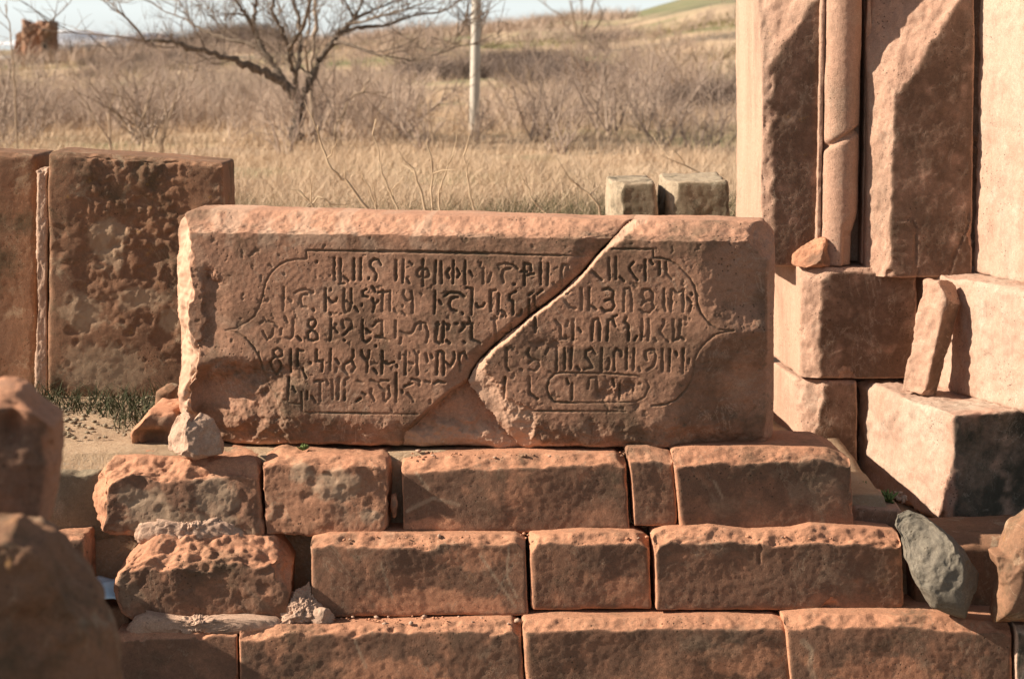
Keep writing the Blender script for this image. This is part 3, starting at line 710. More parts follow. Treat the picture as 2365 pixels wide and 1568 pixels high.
# lower course
sb('dark recessed block in shadow at left end of the bottom step', [(262, 1466), (550, 1462)], [(262, 1648), (550, 1648)],
   [(262, 1460), (262, 1648)], [(549, 1460), (550, 1648)], Y3 + 0.012, seed=110, cuts=[(UP, 0.0093, 0.0034)], r=0.008)
sb('long block with ragged lit upper edge, left of centre in the bottom step', [(552, 1456), (640, 1448), (1000, 1443), (1190, 1440), (1207, 1452)], [(552, 1650), (1210, 1650)],
   [(552, 1448), (552, 1650)], [(1203, 1440), (1213, 1650)], Y3, seed=111, bare=[(640, 1490, 26, 40), (900, 1560, 120, 40)], smear=[[(820, 1480), (845, 1540), 5]], cuts=[(UP, 0.0217, 0.0115)])
sb('long even block in the middle of the bottom step', [(1206, 1440), (1300, 1434), (1600, 1432), (1800, 1434), (1826, 1442)], [(1215, 1650), (1830, 1650)],
   [(1205, 1436), (1217, 1650)], [(1823, 1436), (1830, 1650)], Y3, seed=112, bare=[(1700, 1520, 90, 40)], cuts=[(UP, 0.0202, 0.0069)], yaw=1.5)
sb('block with a pale vertical flake near its left edge in the bottom step', [(1810, 1428), (1900, 1423), (2150, 1428), (2250, 1438), (2338, 1446)], [(1832, 1650), (2342, 1650)],
   [(1808, 1428), (1832, 1650)], [(2336, 1440), (2342, 1650)], Y3, seed=113, smear=[[(1852, 1478), (1872, 1500), (1868, 1540), (1890, 1600), 9]], bare=[(2050, 1560, 120, 50)], cuts=[(UP, 0.0248, 0.0080)], yaw=1)
sb('pale pink block at far right edge of the bottom step', [(2346, 1446), (2560, 1440)], [(2346, 1650), (2560, 1650)],
   [(2346, 1440), (2346, 1650)], [(2560, 1440), (2560, 1650)], Y3 - 0.01, seed=114, mat=PALE, cuts=[(UP, 0.0186, 0.0069)])
sb('shaded block behind the grey leaning rock', [(2094, 1245), (2420, 1245)], [(2094, 1425), (2420, 1425)],
   [(2094, 1240), (2094, 1425)], [(2420, 1240), (2420, 1425)], -0.06, seed=115, mat=OLD, cuts=[(UP, 0.0186, 0.0069)], step=0.01, yaw=8)  # darker stone colour stands in for the shadow behind the rock
# small stones and mortar between the courses
rock('stone_sliver', [(903, 1140), (915, 1133), (922, 1150), (918, 1195), (908, 1200), (900, 1180)], -0.07, 0.06, RED, 'thin stone sliver wedged in the joint of the upper step', 21, 14, cat='stone')
def mortar(name, outline, Y, depth, label, seed, **k):
    return rock(name, outline, Y, depth, MORTAR, label, seed, 64, 3.6, amps=((9, 0.008, 3), (34, 0.008, 4), (90, 0.005, 3)), cat='mortar', **k)
mortar('mortar_bed', [(318, 1240), (325, 1205), (372, 1192), (430, 1204), (500, 1190), (545, 1204), (584, 1232), (590, 1248), (440, 1250), (322, 1250)], -0.082, 0.075, 'pale mortar smeared along the foot of the left block of the upper step', 31)
mortar('mortar_bed', [(296, 1448), (310, 1424), (345, 1412), (400, 1420), (470, 1424), (560, 1418), (640, 1424), (660, 1444), (600, 1456), (420, 1460), (300, 1460)], -0.205, 0.075, 'pale crumbling mortar bed under the lumpy block of the middle step', 32)
mortar('mortar_heap', [(590, 1430), (640, 1396), (680, 1372), (712, 1346), (726, 1384), (768, 1418), (768, 1440), (690, 1450), (600, 1450)], -0.185, 0.085, 'pale mortar heap filling the joint beside the scratched block', 33, facets=[((-.5, -.6, .6), .024, .012), ((.1, -.8, .6), .032, .012)])
rock('mortar_lump', [(724, 1440), (722, 1416), (738, 1404), (758, 1410), (772, 1424), (764, 1442)], -0.215, 0.045, MORTAR, 'rounded mortar lump at the foot of the scratched block', 35, 24, cat='mortar',
     facets=[((-.4, -.8, .4), .014, .004), ((.6, -.7, .2), .014, .004)])

# ------------------------------------------------------------------ left of the tombstone
rock('broken_stone', [(380, 1045), (390, 990), (402, 950), (425, 945), (445, 968), (462, 952), (490, 970), (512, 1000), (518, 1048), (450, 1058)], -0.055, 0.11, MORTAR,
     'pale broken lump of stone at the lower left corner of the tombstone', 41, 46, 3.0, facets=[((-.78, -.6, .2), .034, .010), ((.35, -.9, .15), .036, .008), ((-.5, -.4, .75), .05, .01), ((.7, -.3, .6), .055, .01)])
traced_block('stone_block', [(300, 975), (330, 953), (410, 952)], [(300, 1048), (410, 1048)], [(318, 950), (300, 990), (302, 1048)], [(410, 950), (410, 1048)], 0.10, 0.25, RED,
     'reddish block with a dark hollow end, left behind the tombstone', r=0.03, seed=42, amps=AMP_ROUGH, cuts=[((-.6, -.3, .7), .03, .01)],
     post=lambda G, n: G + np.outer(0.05 * np.exp(-(((proj(*G.T)[0] - 352) / 36) ** 4 + ((proj(*G.T)[1] - 1020) / 26) ** 4)) * (n[:, 1] < -0.3), (0, 1, 0)))
rock('small_stone', [(362, 930), (365, 900), (385, 888), (410, 892), (415, 935)], 0.55, 0.12, OLD, 'small stone at the foot of the tall pitted slab', 43, 20)
SL = 'tall upright slabs left of the tombstone'
def pits(G, n):
    a, b = proj(*G.T)
    m = sstep(-0.25, 0.15, pn(G, 3.2, 19)) * (1 - sstep(560, 760, b + 60 * pn(G, 5, 18))) * sstep(150, 215, a)
    k = (n[:, 1] < -0.4)
    d = m * (0.006 * sstep(-0.05, 0.5, fbm(G, 13, 4, 51, 0.6)) + 0.006 * sstep(0.1, .7, ridged(G, 30, 3, 53)))
    d2 = 0.004 * sstep(0.1, 0.2, fbm(G, 9, 4, 57)) * (b > 520)
    G = G.copy(); G[:, 1] += (d + d2) * k; return G
traced_block('upright_slab', [(112, 352), (330, 366), (515, 378)], [(112, 940), (515, 960)], [(112, 352), (110, 940)], [(514, 378), (516, 960)], 0.95, 0.30, OLD,
     'tall dark slab with deeply pitted lichen-covered face, behind the tombstone', r=0.012, seed=44, amps=AMP, smear=[(240, 855, 95, 62), (190, 720, 50, 46), (330, 690, 60, 26), (390, 740, 24, 30), (250, 560, 40, 60)], bare=[(300, 520, 130, 110), (420, 470, 60, 60)], group=SL, cat='stone slab', step=0.007, post=pits, cuts=[((0, -.4, .9), .012, .01)])
traced_block('upright_slab', [(-160, 345), (84, 358)], [(-160, 930), (84, 930)], [(-160, 345), (-160, 930)], [(85, 355), (83, 930)], 1.10, 0.30, OLD,
     'tall dark slab cut by the left edge of the photo', r=0.018, seed=45, group=SL, cat='stone slab', step=0.008, cuts=[((0, -.4, .9), .012, .01)])
traced_block('mortar_joint', [(86, 395), (108, 390)], [(82, 915), (108, 915)], [(88, 390), (83, 915)], [(108, 390), (108, 915)], 0.98, 0.12, MORTAR,
     'pale lit mortar strip filling the gap between two tall slabs', r=0.006, seed=46, amps=AMP_ROUGH, cat='mortar', step=0.005)
traced_block('kerb_block', [(40, 1090), (262, 1086)], [(40, 1250), (262, 1246)], [(40, 1088), (40, 1250)], [(260, 1086), (260, 1250)], -0.03, 0.2, GREY,
     'grey rough block edging the sandy path left of the steps', r=0.010, seed=47, amps=AMP, yaw=6, cuts=[((0, -.5, .85), .01, .01)])
traced_block('stone_block', [(70, 1246), (197, 1242)], [(70, 1420), (202, 1420)], [(70, 1240), (70, 1420)], [(194, 1240), (201, 1420)], -0.17, 0.2, RED,
     'orange block low down under the grey kerb block', r=0.012, seed=48, amps=AMP_ROUGH)
rect_block('stone_block', (0.34, 0.42, 0.60), (-1.62, -0.33, -0.70), 8, RED, 'unseen block added beyond the left edge, behind the blurred rocks, to cast shade', seed=149, step=0.02)  # out of view, added to shade the left end of the bottom step
# blue scrap of plastic
pl = at(245, 1368, -0.12)
nU = 14
U, Wd = np.meshgrid(np.linspace(-1, 1, nU), np.linspace(-1, 1, nU), indexing='ij')
pv = np.stack([U.ravel() * 0.055, Wd.ravel() * 0.05, 0 * U.ravel()], -1)
pv[:, 2] = 0.02 * pn(pv, 25, 3) + 0.35 * pv[:, 1] + 0.02
ids_ = np.arange(nU * nU).reshape(nU, nU)
pq = np.stack([ids_[:-1, :-1], ids_[1:, :-1], ids_[1:, 1:], ids_[:-1, 1:]], -1).reshape(-1, 4)
pv2 = pv.copy(); pv2[:, 2] -= 0.004
side = np.concatenate([ids_[:, 0], ids_[-1, 1:], ids_[-2::-1, -1], ids_[0, -2:0:-1]])
sq = np.stack([side, np.roll(side, -1), np.roll(side, -1) + nU * nU, side + nU * nU], -1)[:, ::-1]
plast = simple_mat('pale_plastic', (0.42, 0.58, 0.72), (0.6, 0.7, 0.78), 20, 0.35)
o = mesh_obj('plastic_scrap', np.concatenate([pv, pv2]), np.concatenate([pq, pq[:, ::-1] + nU * nU, sq]), mat=plast)
o.location = pl
tag(o, 'crumpled pale blue plastic scrap in the gap left of the middle step', 'litter')
traced_block('footing_stone', [(150, 1405), (300, 1400)], [(150, 1600), (300, 1600)], [(150, 1400), (150, 1600)], [(300, 1400), (300, 1600)], -0.13, 0.25, OLD, 'dark footing stone in the shadowed gap under the plastic scrap', seed=49, step=0.012)

# out-of-focus rocks in the foreground
FG = 'blurred rocks in the left foreground'
traced_block('foreground_rock', [(-230, 900), (0, 908), (55, 916), (98, 955)], [(-230, 1240), (80, 1230)], [(-230, 900), (-230, 1240)], [(60, 915), (104, 950), (98, 1080), (76, 1235)], -3.2, 0.16, RED,
     'blurred upright reddish rock with a sunlit top, standing at the left edge', r=0.02, seed=50, amps=AMP_ROUGH, group=FG, cat='rock', step=0.004, yaw=8, cuts=[((0, -.55, .83), .022, .006), ((.5, -.5, .7), .03, .006)],
     post=lambda G, n: G + np.outer(0.02 * np.exp(-(((proj(*G.T)[0] - 8) / 18) ** 2 + ((proj(*G.T)[1] - 985) / 40) ** 2)) * (n[:, 1] < -0.3), (0, 1, 0)))
rock('foreground_rock', [(-260, 1700), (-280, 1300), (-100, 1200), (60, 1200), (80, 1222), (118, 1250), (150, 1310), (184, 1350), (214, 1390), (240, 1445), (256, 1560), (264, 1750), (100, 1900)], -3.3, 0.30, OLD,
     'large blurred reddish boulder in the lower left corner', 51, 70, 2.6, group=FG, amps=((6, 0.02, 3), (24, 0.006, 4)), facets=[((.28, -.95, .08), .085, .006), ((.5, -.8, .25), .11, .006), ((.45, -.6, .6), .17, .006)])

# ------------------------------------------------------------------ right of the tombstone: wall, pillars, leaning stones
RW = 'blocks of the ruined wall right of the tombstone'
W_Y = 0.85
traced_block('wall_block', [(1836, 618), (2000, 620), (2103, 622)], [(1836, 874), (2103, 876)], [(1836, 612), (1836, 876)], [(2104, 612), (2104, 876)], W_Y, 0.50, PINK,
     'large smooth-faced wall block with a broken left corner, under the small red stone', r=0.010, seed=201, amps=AMP_CHISEL, group=RW, yaw=5.0,
     cuts=[((-0.55, -0.83, 0), 0.034, 0.007), ((0, -.7, .7), .010, .004), ((-.4, -.75, .5), .050, .008)])
traced_block('wall_block', [(1832, 880), (1968, 880)], [(1832, 1095), (1970, 1095)], [(1832, 876), (1834, 1095)], [(1968, 876), (1971, 1095)], W_Y, 0.42, PINK,
     'rough chiselled wall block directly behind the right end of the upper step', r=0.010, seed=202, amps=AMP_CHISEL, group=RW, yaw=5.0,
     cuts=[((-0.6, -0.8, 0.14), 0.055, 0.008)])
KS = 1.06                              # these stones stand a little behind the line of the steps
def far(p): return (p[0] * KS, (p[1] + D0) * KS - D0, (p[2] - ZC) * KS + ZC)
def dims(*d): return tuple(q * KS for q in d)
th = R(17)
ex, ey = math.cos(th), math.sin(th)     # local x axis of the turned blocks
def corner_loc(c, w, d, z):             # centre of a box whose front-left vertical edge stands at c
    return far((c[0] + ex * w / 2 - ey * d / 2, c[1] + ey * w / 2 + ex * d / 2, z))
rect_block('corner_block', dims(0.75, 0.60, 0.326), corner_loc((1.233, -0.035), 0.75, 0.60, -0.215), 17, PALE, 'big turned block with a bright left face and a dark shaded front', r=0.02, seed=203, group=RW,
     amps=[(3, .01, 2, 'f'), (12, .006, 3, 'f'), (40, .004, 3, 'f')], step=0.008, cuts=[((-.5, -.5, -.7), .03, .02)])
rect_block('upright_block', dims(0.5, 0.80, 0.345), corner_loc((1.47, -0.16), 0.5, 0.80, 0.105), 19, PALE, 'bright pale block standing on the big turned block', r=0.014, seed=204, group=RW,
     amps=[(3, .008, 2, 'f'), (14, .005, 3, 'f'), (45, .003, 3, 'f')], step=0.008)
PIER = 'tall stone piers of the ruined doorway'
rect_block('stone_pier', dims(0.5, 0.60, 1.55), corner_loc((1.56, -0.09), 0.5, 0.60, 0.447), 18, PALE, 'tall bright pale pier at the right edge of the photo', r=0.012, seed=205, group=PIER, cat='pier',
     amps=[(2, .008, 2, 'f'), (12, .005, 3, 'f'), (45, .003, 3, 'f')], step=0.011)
# leaning slab
b0 = at(2126, 906, 0.30)
rect_block('leaning_slab', dims(0.066, 0.092, 0.335), far((b0[0] - 0.004, b0[1], 0.108)), 40, PINK, 'tall narrow slab leaning against the bright pale block', r=0.008, seed=206, cat='stone slab', rot=(-2, 11),
     amps=[(4, .01, 2, 'f'), (14, .007, 3, 'f'), (45, .003, 3, 'f')], step=0.0055, cuts=[((.1, -.7, .6), .03, .008), ((-.7, -.6, -.2), .012, .01)])
# pier A, attached column, pier B
A_Y = 0.93
traced_block('stone_pier', [(1745, -90), (1885, -90)], [(1747, 616), (1886, 616)], [(1749, -90), (1747, 616)], [(1885, -90), (1884, 616)], A_Y, 0.5, PIERM,
     'left pier with a rough brown front and a lit orange upper corner, behind the tombstone', r=0.008, seed=207, amps=AMP_CHISEL, group=PIER, cat='pier', step=0.0065, yaw=4,
     cuts=[((-.35, -.9, 0), .012, .008), ((-.42, -.82, .36), (1800, 105), .007)])
traced_block('stone_pier', [(2005, -90), (2240, -90)], [(1996, 640), (2235, 640)], [(2012, -90), (2000, 640)], [(2242, -90), (2236, 640)], 0.82, 0.42, PINK,
     'right pier with a bright chamfered left edge beside the attached column', r=0.008, seed=208, amps=AMP_CHISEL, group=PIER, cat='pier', step=0.0065, yaw=4, post=cracks([(2060, 505), (2095, 508), (2106, 530), (2104, 580), (2108, 640)], [(2232, 470), (2228, 520), (2200, 580), (2180, 640)]),
     cuts=[((-.76, -.65, 0), .05, .007), ((-.45, -.8, .34), (2135, 115), .008)])
def column():
    c = at(1935, 610, 0.925)
    root = thing('attached_column', (c[0], 0.925, c[2]), 'slender round column attached between two piers', 'column')
    n, m = 72, 220; H = 1.12; r = 0.058
    a = np.linspace(0, 2 * math.pi, n, endpoint=False); z = np.linspace(0, H, m)
    A, Zz = np.meshgrid(a, z, indexing='ij')
    P = np.stack([np.cos(A).ravel() * r, np.sin(A).ravel() * r, Zz.ravel()], -1)
    nn = np.stack([np.cos(A).ravel(), np.sin(A).ravel(), 0 * A.ravel()], -1)
    d = 0.0014 * fbm(P, 9, 2, 61) + 0.0008 * fbm(P, 60, 3, 62)
    # diagonal nick
    d -= 0.016 * np.exp(-((Zz.ravel() - 0.405 - 0.5 * P[:, 0]) / 0.010) ** 2) * (P[:, 1] < 0)
    # broken foot
    d -= 0.02 * sstep(0.0, 0.02, P[:, 0]) * (1 - sstep(.10, .16, Zz.ravel() + 0.02 * fbm(P, 20, 2, 63)))
    P = P + nn * d[:, None]
    g = np.arange(n * m).reshape(n, m); g2 = np.concatenate([g, g[:1]])
    q = np.stack([g2[:-1, :-1], g2[1:, :-1], g2[1:, 1:], g2[:-1, 1:]], -1).reshape(-1, 4)
    mesh_obj('shaft', P, q, [g[::-1, 0], g[:, -1]], PINK, root)
    for s, (x, w, y, dd) in enumerate(((-0.066, 0.014, -0.005, 0.10), (0.082, 0.016, 0.012, 0.10))):
        Pl, Q, loop, fr = lattice(8, 12, 180)
        h = np.array((w, dd, H)) / 2
        L = (Pl * 2 - 1) * h
        p, nr = rounded(L, h, 0.004, [(8, .003, 2, 'f'), (45, .0015, 2, 'f')], 64 + s)
        p += np.array((x, y + dd / 2 - 0.012, H / 2))
        mesh_obj('fillet', p, Q, [loop], PINK, root)
    P2, Q, loop, fr = lattice(20, 6, 100)
    h = np.array((0.22, 0.25, H)) / 2
    p, nr = rounded((P2 * 2 - 1) * h, h, 0.004, [(8, .002, 2, 'f')], 69)
    p += np.array((0.02, 0.075 + .125, H / 2))
    mesh_obj('backing', p, Q, [loop], PINK, root)
column()
rock('red_stone', [(1826, 608), (1830, 590), (1852, 572), (1885, 552), (1905, 549), (1935, 556), (1958, 580), (1960, 610), (1945, 616), (1850, 616)], 0.89, 0.10, RED,
     'small red angular stone lying on the wall block in front of the column', 71, 34, 3.2, facets=[((-.5, -.7, .5), .028, .006), ((.75, -.6, .1), .026, .006)], cat='stone', amps=((12, .004, 3), (40, .003, 3)))
rock('grey_rock', [(2068, 1215), (2075, 1190), (2100, 1180), (2140, 1195), (2190, 1235), (2225, 1270), (2262, 1325), (2258, 1345), (2242, 1370), (2226, 1424), (2200, 1418), (2150, 1398), (2115, 1345), (2092, 1290), (2084, 1240)], -0.235, 0.15, SLATE,
     'grey angular rock leaning at the right end of the middle step', 72, 56, 3.2, facets=[((-.35, -.85, .35), .050, .008), ((.72, -.66, .1), .085, .006), ((-.1, -.95, .1), .062, .006)], amps=((8, .005, 3), (40, .0025, 4)))
rock('brown_rock', [(2285, 1272), (2310, 1268), (2335, 1215), (2380, 1180), (2480, 1200), (2500, 1420), (2400, 1440), (2290, 1432), (2300, 1340)], -0.26, 0.2, OLD,
     'brown cracked rock at the right edge above the bottom step', 73, 40, 3.0, facets=[((-.6, -.75, .2), .10, .012)])
# rubble in the gap between the right pier and the bright pier
for k, (a, b, c) in enumerate(((2246, 318, 8), (2244, 345, 10), (2245, 385, 9), (2240, 470, 7), (2238, 560, 8))):
    rock('rubble_stone', [(a - c, b + c), (a - c, b - c * .6), (a, b - c * 1.3), (a + c, b - c * .5), (a + c * .8, b + c)], 0.96, 0.05, MORTAR,
         'pale pebble in the gap beside the bright pier, ' + ('topmost', 'second from top', 'third from top', 'second lowest', 'lowest')[k], 80 + k, 12, cat='pebble', group='pebbles in the pier gap')
rect_block('backing_wall', (0.55, 0.2, 1.4), (1.55, 1.55, 0.35), 8, PINK, 'shaded masonry seen through the gap beside the bright pier', r=0.01, seed=210, step=0.02, cat='wall')
rect_block('backing_block', (0.35, 0.2, 0.73), (1.24, 1.42, -0.30), 8, PINK, 'shaded block in the dark joint behind the leaning slab', r=0.01, seed=211, step=0.02, cat='stone block')
traced_block('paving_slab', [(1967, 1166), (2085, 1178)], [(1967, 1228), (2085, 1228)], [(1967, 1160), (1967, 1228)], [(2084, 1170), (2085, 1228)], -0.02, 0.3, PINK, 'worn slab edge on the ground below the big turned block', seed=212, cat='slab', step=0.008)
# lichen stones behind the tombstone
LS = 'lichen spotted stones behind the tombstone'
for k, (a, b, c, lab) in enumerate(((1412, 1524, 423, 'left of the two lichen spotted pale stones behind the tombstone'), (1540, 1694, 418, 'right of the two lichen spotted pale stones behind the tombstone'))):
    traced_block('lichen_stone', [(a, c), (b - 8, c - 3)], [(a, 640), (b, 640)], [(a, c), (a, 640)], [(b - 10, c), (b, 640)], 1.5, 0.42, LICHEN, lab, r=0.016, seed=220 + k, amps=AMP_ROUGH, group=LS, step=0.009, cuts=[((-.75, -.65, 0), .03, .01)])

# ------------------------------------------------------------------ tubes, twigs
class Tubes:
    def __init__(s): s.V = []; s.Q = []; s.T = []; s.n = 0
    def tube(s, pts, r0, r1, sides=6, tint=None):
        pts = np.asarray(pts, float); k = len(pts)
        d = np.gradient(pts, axis=0); d /= np.maximum(np.linalg.norm(d, axis=1), 1e-9)[:, None]
        up = np.where(np.abs(d[:, 2:3]) > 0.9, np.array([[1., 0, 0]]), np.array([[0, 0, 1.]]))
        a = np.cross(d, up); a /= np.linalg.norm(a, axis=1)[:, None]; b = np.cross(d, a)
        rr = np.linspace(r0, r1, k) if np.isscalar(r0) else r0
        th_ = np.linspace(0, 2 * math.pi, sides, endpoint=False)
        ring = pts[:, None] + rr[:, None, None] * (np.cos(th_)[None, :, None] * a[:, None] + np.sin(th_)[None, :, None] * b[:, None])
        g = s.n + np.arange(k * sides).reshape(k, sides); g2 = np.concatenate([g, g[:, :1]], 1)
        s.V.append(ring.reshape(-1, 3)); s.Q.append(np.stack([g2[:-1, :-1], g2[:-1, 1:], g2[1:, 1:], g2[1:, :-1]], -1).reshape(-1, 4))
        s.T.append(np.full(k * sides, random.random() if tint is None else tint)); s.n += k * sides
    def build(s, name, mat, origin, parent=None):
        V = np.concatenate(s.V) - np.asarray(origin)
        o = mesh_obj(name, V, np.concatenate(s.Q), mat=mat, parent=parent)
        a = o.data.attributes.new('tint', 'FLOAT', 'POINT'); a.data.foreach_set('value', np.concatenate(s.T).astype(np.float32))
        if parent is None: o.location = origin
        return o

def wander(p, d, length, steps, bend, rise=0.0):
    pts = [np.array(p, float)]; d = np.array(d, float); d /= np.linalg.norm(d)
    for _ in range(steps):
        d = d + np.array([random.gauss(0, bend), random.gauss(0, bend), random.gauss(0, bend) + rise]); d /= np.linalg.norm(d)
        pts.append(pts[-1] + d * length / steps)
    return np.array(pts)

def twigs(T, pts, r, length, level, density, sides=4, rise=0.05):
    """side shoots along a limb, two or three orders"""
    seg = np.linalg.norm(np.diff(pts, axis=0), axis=1).sum()
    n = max(1, int(density * seg))
    for _ in range(n):
        t = random.uniform(0.25, 1.0) * (len(pts) - 1); i = min(int(t), len(pts) - 2); f = t - i
        p = pts[i] * (1 - f) + pts[i + 1] * f
        ax = pts[i + 1] - pts[i]; ax /= np.linalg.norm(ax) + 1e-9
        d = ax * random.uniform(0.3, 1.0) + np.array([random.gauss(0, .6), random.gauss(0, .6), random.gauss(0.25, .5)])
        L = length * random.uniform(0.5, 1.2)
        q = wander(p, d, L, 5, 0.16, rise)
        T.tube(q, r, r * 0.3, sides)
        if level > 0: twigs(T, q, r * 0.6, length * 0.55, level - 1, density * 1.5, 3, rise)

BARK = simple_mat('dark_bark', (0.20, 0.155, 0.12), (0.095, 0.075, 0.06), 30, 0.95, (0.6, 0.01), (1, 1, 0.3))
TWIG = rand_mat('bare_twigs', ((0.20, 0.145, 0.10), (0.34, 0.25, 0.175)))
PALEBARK = simple_mat('pale_bark', (0.36, 0.28, 0.21), (0.24, 0.18, 0.135), 30, 0.95, (0.5, 0.01), (1, 1, 0.3))

def traced_tree(name, label, Yt, base_px, limbs, tw, mat, seed):
    random.seed(seed)
    base = at(base_px[0], base_px[1], Yt); base[2] = ground_z([base[0]], [Yt])[0]
    root = thing(name, base, label, 'tree')
    sc = (Yt + D0) / F
    Tk, Tt = Tubes(), Tubes()
    for li, (pl, r0, r1, drift) in enumerate(limbs):
        n = len(pl); pts = []
        for i, (a, b) in enumerate(pl):
            pts.append(at(a, b, Yt + drift[0] + (drift[1] - drift[0]) * i / (n - 1)))
        pts = np.array(pts)
        if li == 0 or (len(drift) > 2): pts = np.concatenate([[pts[0] * np.array((1, 1, 0)) + np.array((0, 0, base[2] - 0.1))], pts])
        # resample with a little knobbliness
        t = np.linspace(0, len(pts) - 1, max(6, len(pts) * 4)); k = np.minimum(t.astype(int), len(pts) - 2); f = (t - k)[:, None]
        q = pts[k] * (1 - f) + pts[k + 1] * f
        q[1:-1] += RNG.normal(size=q[1:-1].shape) * r0 * sc * 0.22
        rr = np.linspace(r0, r1, len(q)) * sc * (1 + 0.15 * RNG.normal(size=len(q)))
        Tk.tube(q, rr, None, 8)
        if r1 * sc < 0.03:
            twigs(Tt, q, tw[0], tw[1], tw[2], tw[3], rise=tw[4])
            end = q[-1] - q[-3]
            for _ in range(3):
                e = wander(q[-1], end / (np.linalg.norm(end) + 1e-9) + np.array([random.gauss(0, .3), random.gauss(0, .3), .35]), tw[1] * 1.8, 7, 0.13, tw[4])
                Tt.tube(e, r1 * sc * 0.8, 0.002, 5); twigs(Tt, e, tw[0], tw[1] * .8, max(0, tw[2] - 1), tw[3], rise=tw[4])
    Tk.build('trunk', mat, base, root); Tt.build('crown', tw[5] if len(tw) > 5 else TWIG, base, root)
    return root

LIMBS = [
 ([(684, 335), (686, 290), (690, 255), (695, 235)], 17, 15, (0, 0)),
 ([(693, 240), (672, 208), (643, 185), (610, 168), (578, 152), (540, 138), (500, 126), (436, 113), (413, 100), (371, 92), (335, 96)], 12, 3, (0, -0.8)),
 ([(690, 245), (678, 225), (650, 181), (633, 155), (607, 116), (594, 91), (585, 58), (588, 25), (591, -20)], 10, 3.5, (0, 0.5)),
 ([(609, 118), (575, 100), (533, 94), (500, 82), (468, 70), (426, 45), (377, 26)], 5.5, 1.5, (0.3, 1.2)),
 ([(592, 88), (578, 52), (565, 32), (546, 4), (530, -25)], 5, 2.5, (0.3, -0.3)),
 ([(694, 236), (683, 194), (680, 165), (672, 146), (666, 113), (649, 65), (627, 26), (633, -15)], 7, 3.5, (0, -0.5)),
 ([(666, 113), (691, 78), (711, 29), (722, -20)], 5, 3, (-0.3, -1.0)),
 ([(682, 196), (691, 139), (695, 97), (691, 49), (678, 4), (670, -30)], 6, 3, (0, 0.6)),
 ([(696, 238), (706, 208), (721, 181), (737, 139), (769, 100), (785, 74), (818, 45), (837, 4), (845, -30)], 10, 3, (0, 0.4)),
 ([(768, 100), (790, 97), (824, 110), (862, 124), (905, 133), (954, 142)], 4.5, 1.2, (0.2, -0.4)),
 ([(785, 78), (831, 65), (889, 61), (954, 36), (1018, 29)], 5.5, 1.5, (0.2, 1.0)),
 ([(816, 46), (845, 32), (873, 19), (930, -5)], 4, 1.8, (0.4, 1.3)),
 ([(800, 55), (830, 52), (870, 40), (930, 25), (980, 8)], 3.5, 1.5, (0.3, -0.9)),
 ([(818, 42), (806, 20), (785, -15)], 4, 2, (0.4, 0)),
 ([(722, 180), (700, 160), (688, 155), (675, 125)], 3.5, 2.5, (0, 0.3)),
]
traced_tree('bare_fruit_tree', 'large bare tree with spreading dark limbs in the dry grass', 16.5, (684, 330), LIMBS, (0.0065, 0.62, 2, 7.0, 0.06, rand_mat('dark_twigs', ((0.13, 0.10, 0.08), (0.26, 0.20, 0.155)))), BARK, 21)
LIMBS2 = [
 ([(721, 330), (720, 290), (721, 246), (717, 207), (720, 130), (730, 65), (727, 26), (731, -20)], 7, 4, (0, 0.3)),
 ([(719, 190), (708, 150), (705, 110), (716, 60), (712, 0)], 4, 2, (0, -.6)),
]
traced_tree('young_tree', 'slim pale-barked young tree close behind the large bare tree', 18.0, (721, 330), LIMBS2, (0.0055, 0.5, 1, 3.0, 0.1), PALEBARK, 22)

# utility pole and small post
def pole(name, px0, y0, px1, y1, Yp, r0, r1, label, cat, mat):
    a = at(px0, y0, Yp); a[2] = ground_z([a[0]], [Yp])[0] - 0.05
    b = at(px1, y1, Yp)
    T = Tubes(); n = 24
    T.tube(np.linspace(a, b, n), r0, r1, 12, 0.5)
    o = T.build(name, mat, a); return tag(o, label, cat)
CONC = simple_mat('weathered_concrete', (0.50, 0.46, 0.40), (0.40, 0.36, 0.31), 8, 0.9, (0.4, 0.01), (1, 1, 0.4))
pole('utility_pole', 1095, 330, 1110, -560, 20.0, 0.062, 0.050, 'pale tall utility pole rising from the dry grass', 'pole', CONC)
pole('short_post', 1117, 320, 1116, 272, 24.0, 0.022, 0.02, 'short pale post just right of the utility pole', 'post', CONC)

# the ruin on the skyline
def ruin():
    Yr = 190.0
    c = at(78, 146, Yr); s = (Yr + D0) / F
    root = thing('ruined_tower', c, 'ruined reddish stone tower on the left skyline', 'ruin')
    def piece(x0, x1, y0, y1, dY, dep, seed, nm='wall'):
        P, Q, loop, fr = lattice(30, 16, 36)
        W, H = (x1 - x0) * s, (y1 - y0) * s
        h = np.array((W, dep, H)) / 2
        p, n = rounded((P * 2 - 1) * h, h, 0.15, [(0.6, .3, 3, 'f'), (2.5, .12, 3, 'f')], seed)
        w = (p[:, 2] + h[2]) / H
        p[:, 2] += w * 0.5 * fbm(np.stack([p[:, 0], 0 * p[:, 0], 0 * p[:, 0]], -1), 1.2, 3, seed + 5)
        p += np.array((((x0 + x1) / 2 - 78) * s, dY + dep / 2, (146 - (y0 + y1) / 2) * s))
        return mesh_obj(nm, p, Q, [loop], RUIN, root)
    piece(52, 104, 52, 146, 0.0, 2.5, 301); piece(26, 60, 75, 140, 1.5, 2.0, 302); a = piece(98, 128, 62, 142, -0.8, 2.2, 303)
    P, Q, loop, fr = lattice(4, 3, 6)
    p = (P * 2 - 1) * np.array((0.16, 0.25, 0.34)) + np.array(((109 - 78) * s, -0.85, (146 - 110) * s))
    o = mesh_obj('window', p, Q, [loop], simple_mat('dark_opening', (0.02, 0.017, 0.014), (0.03, 0.025, 0.02), 3), a)
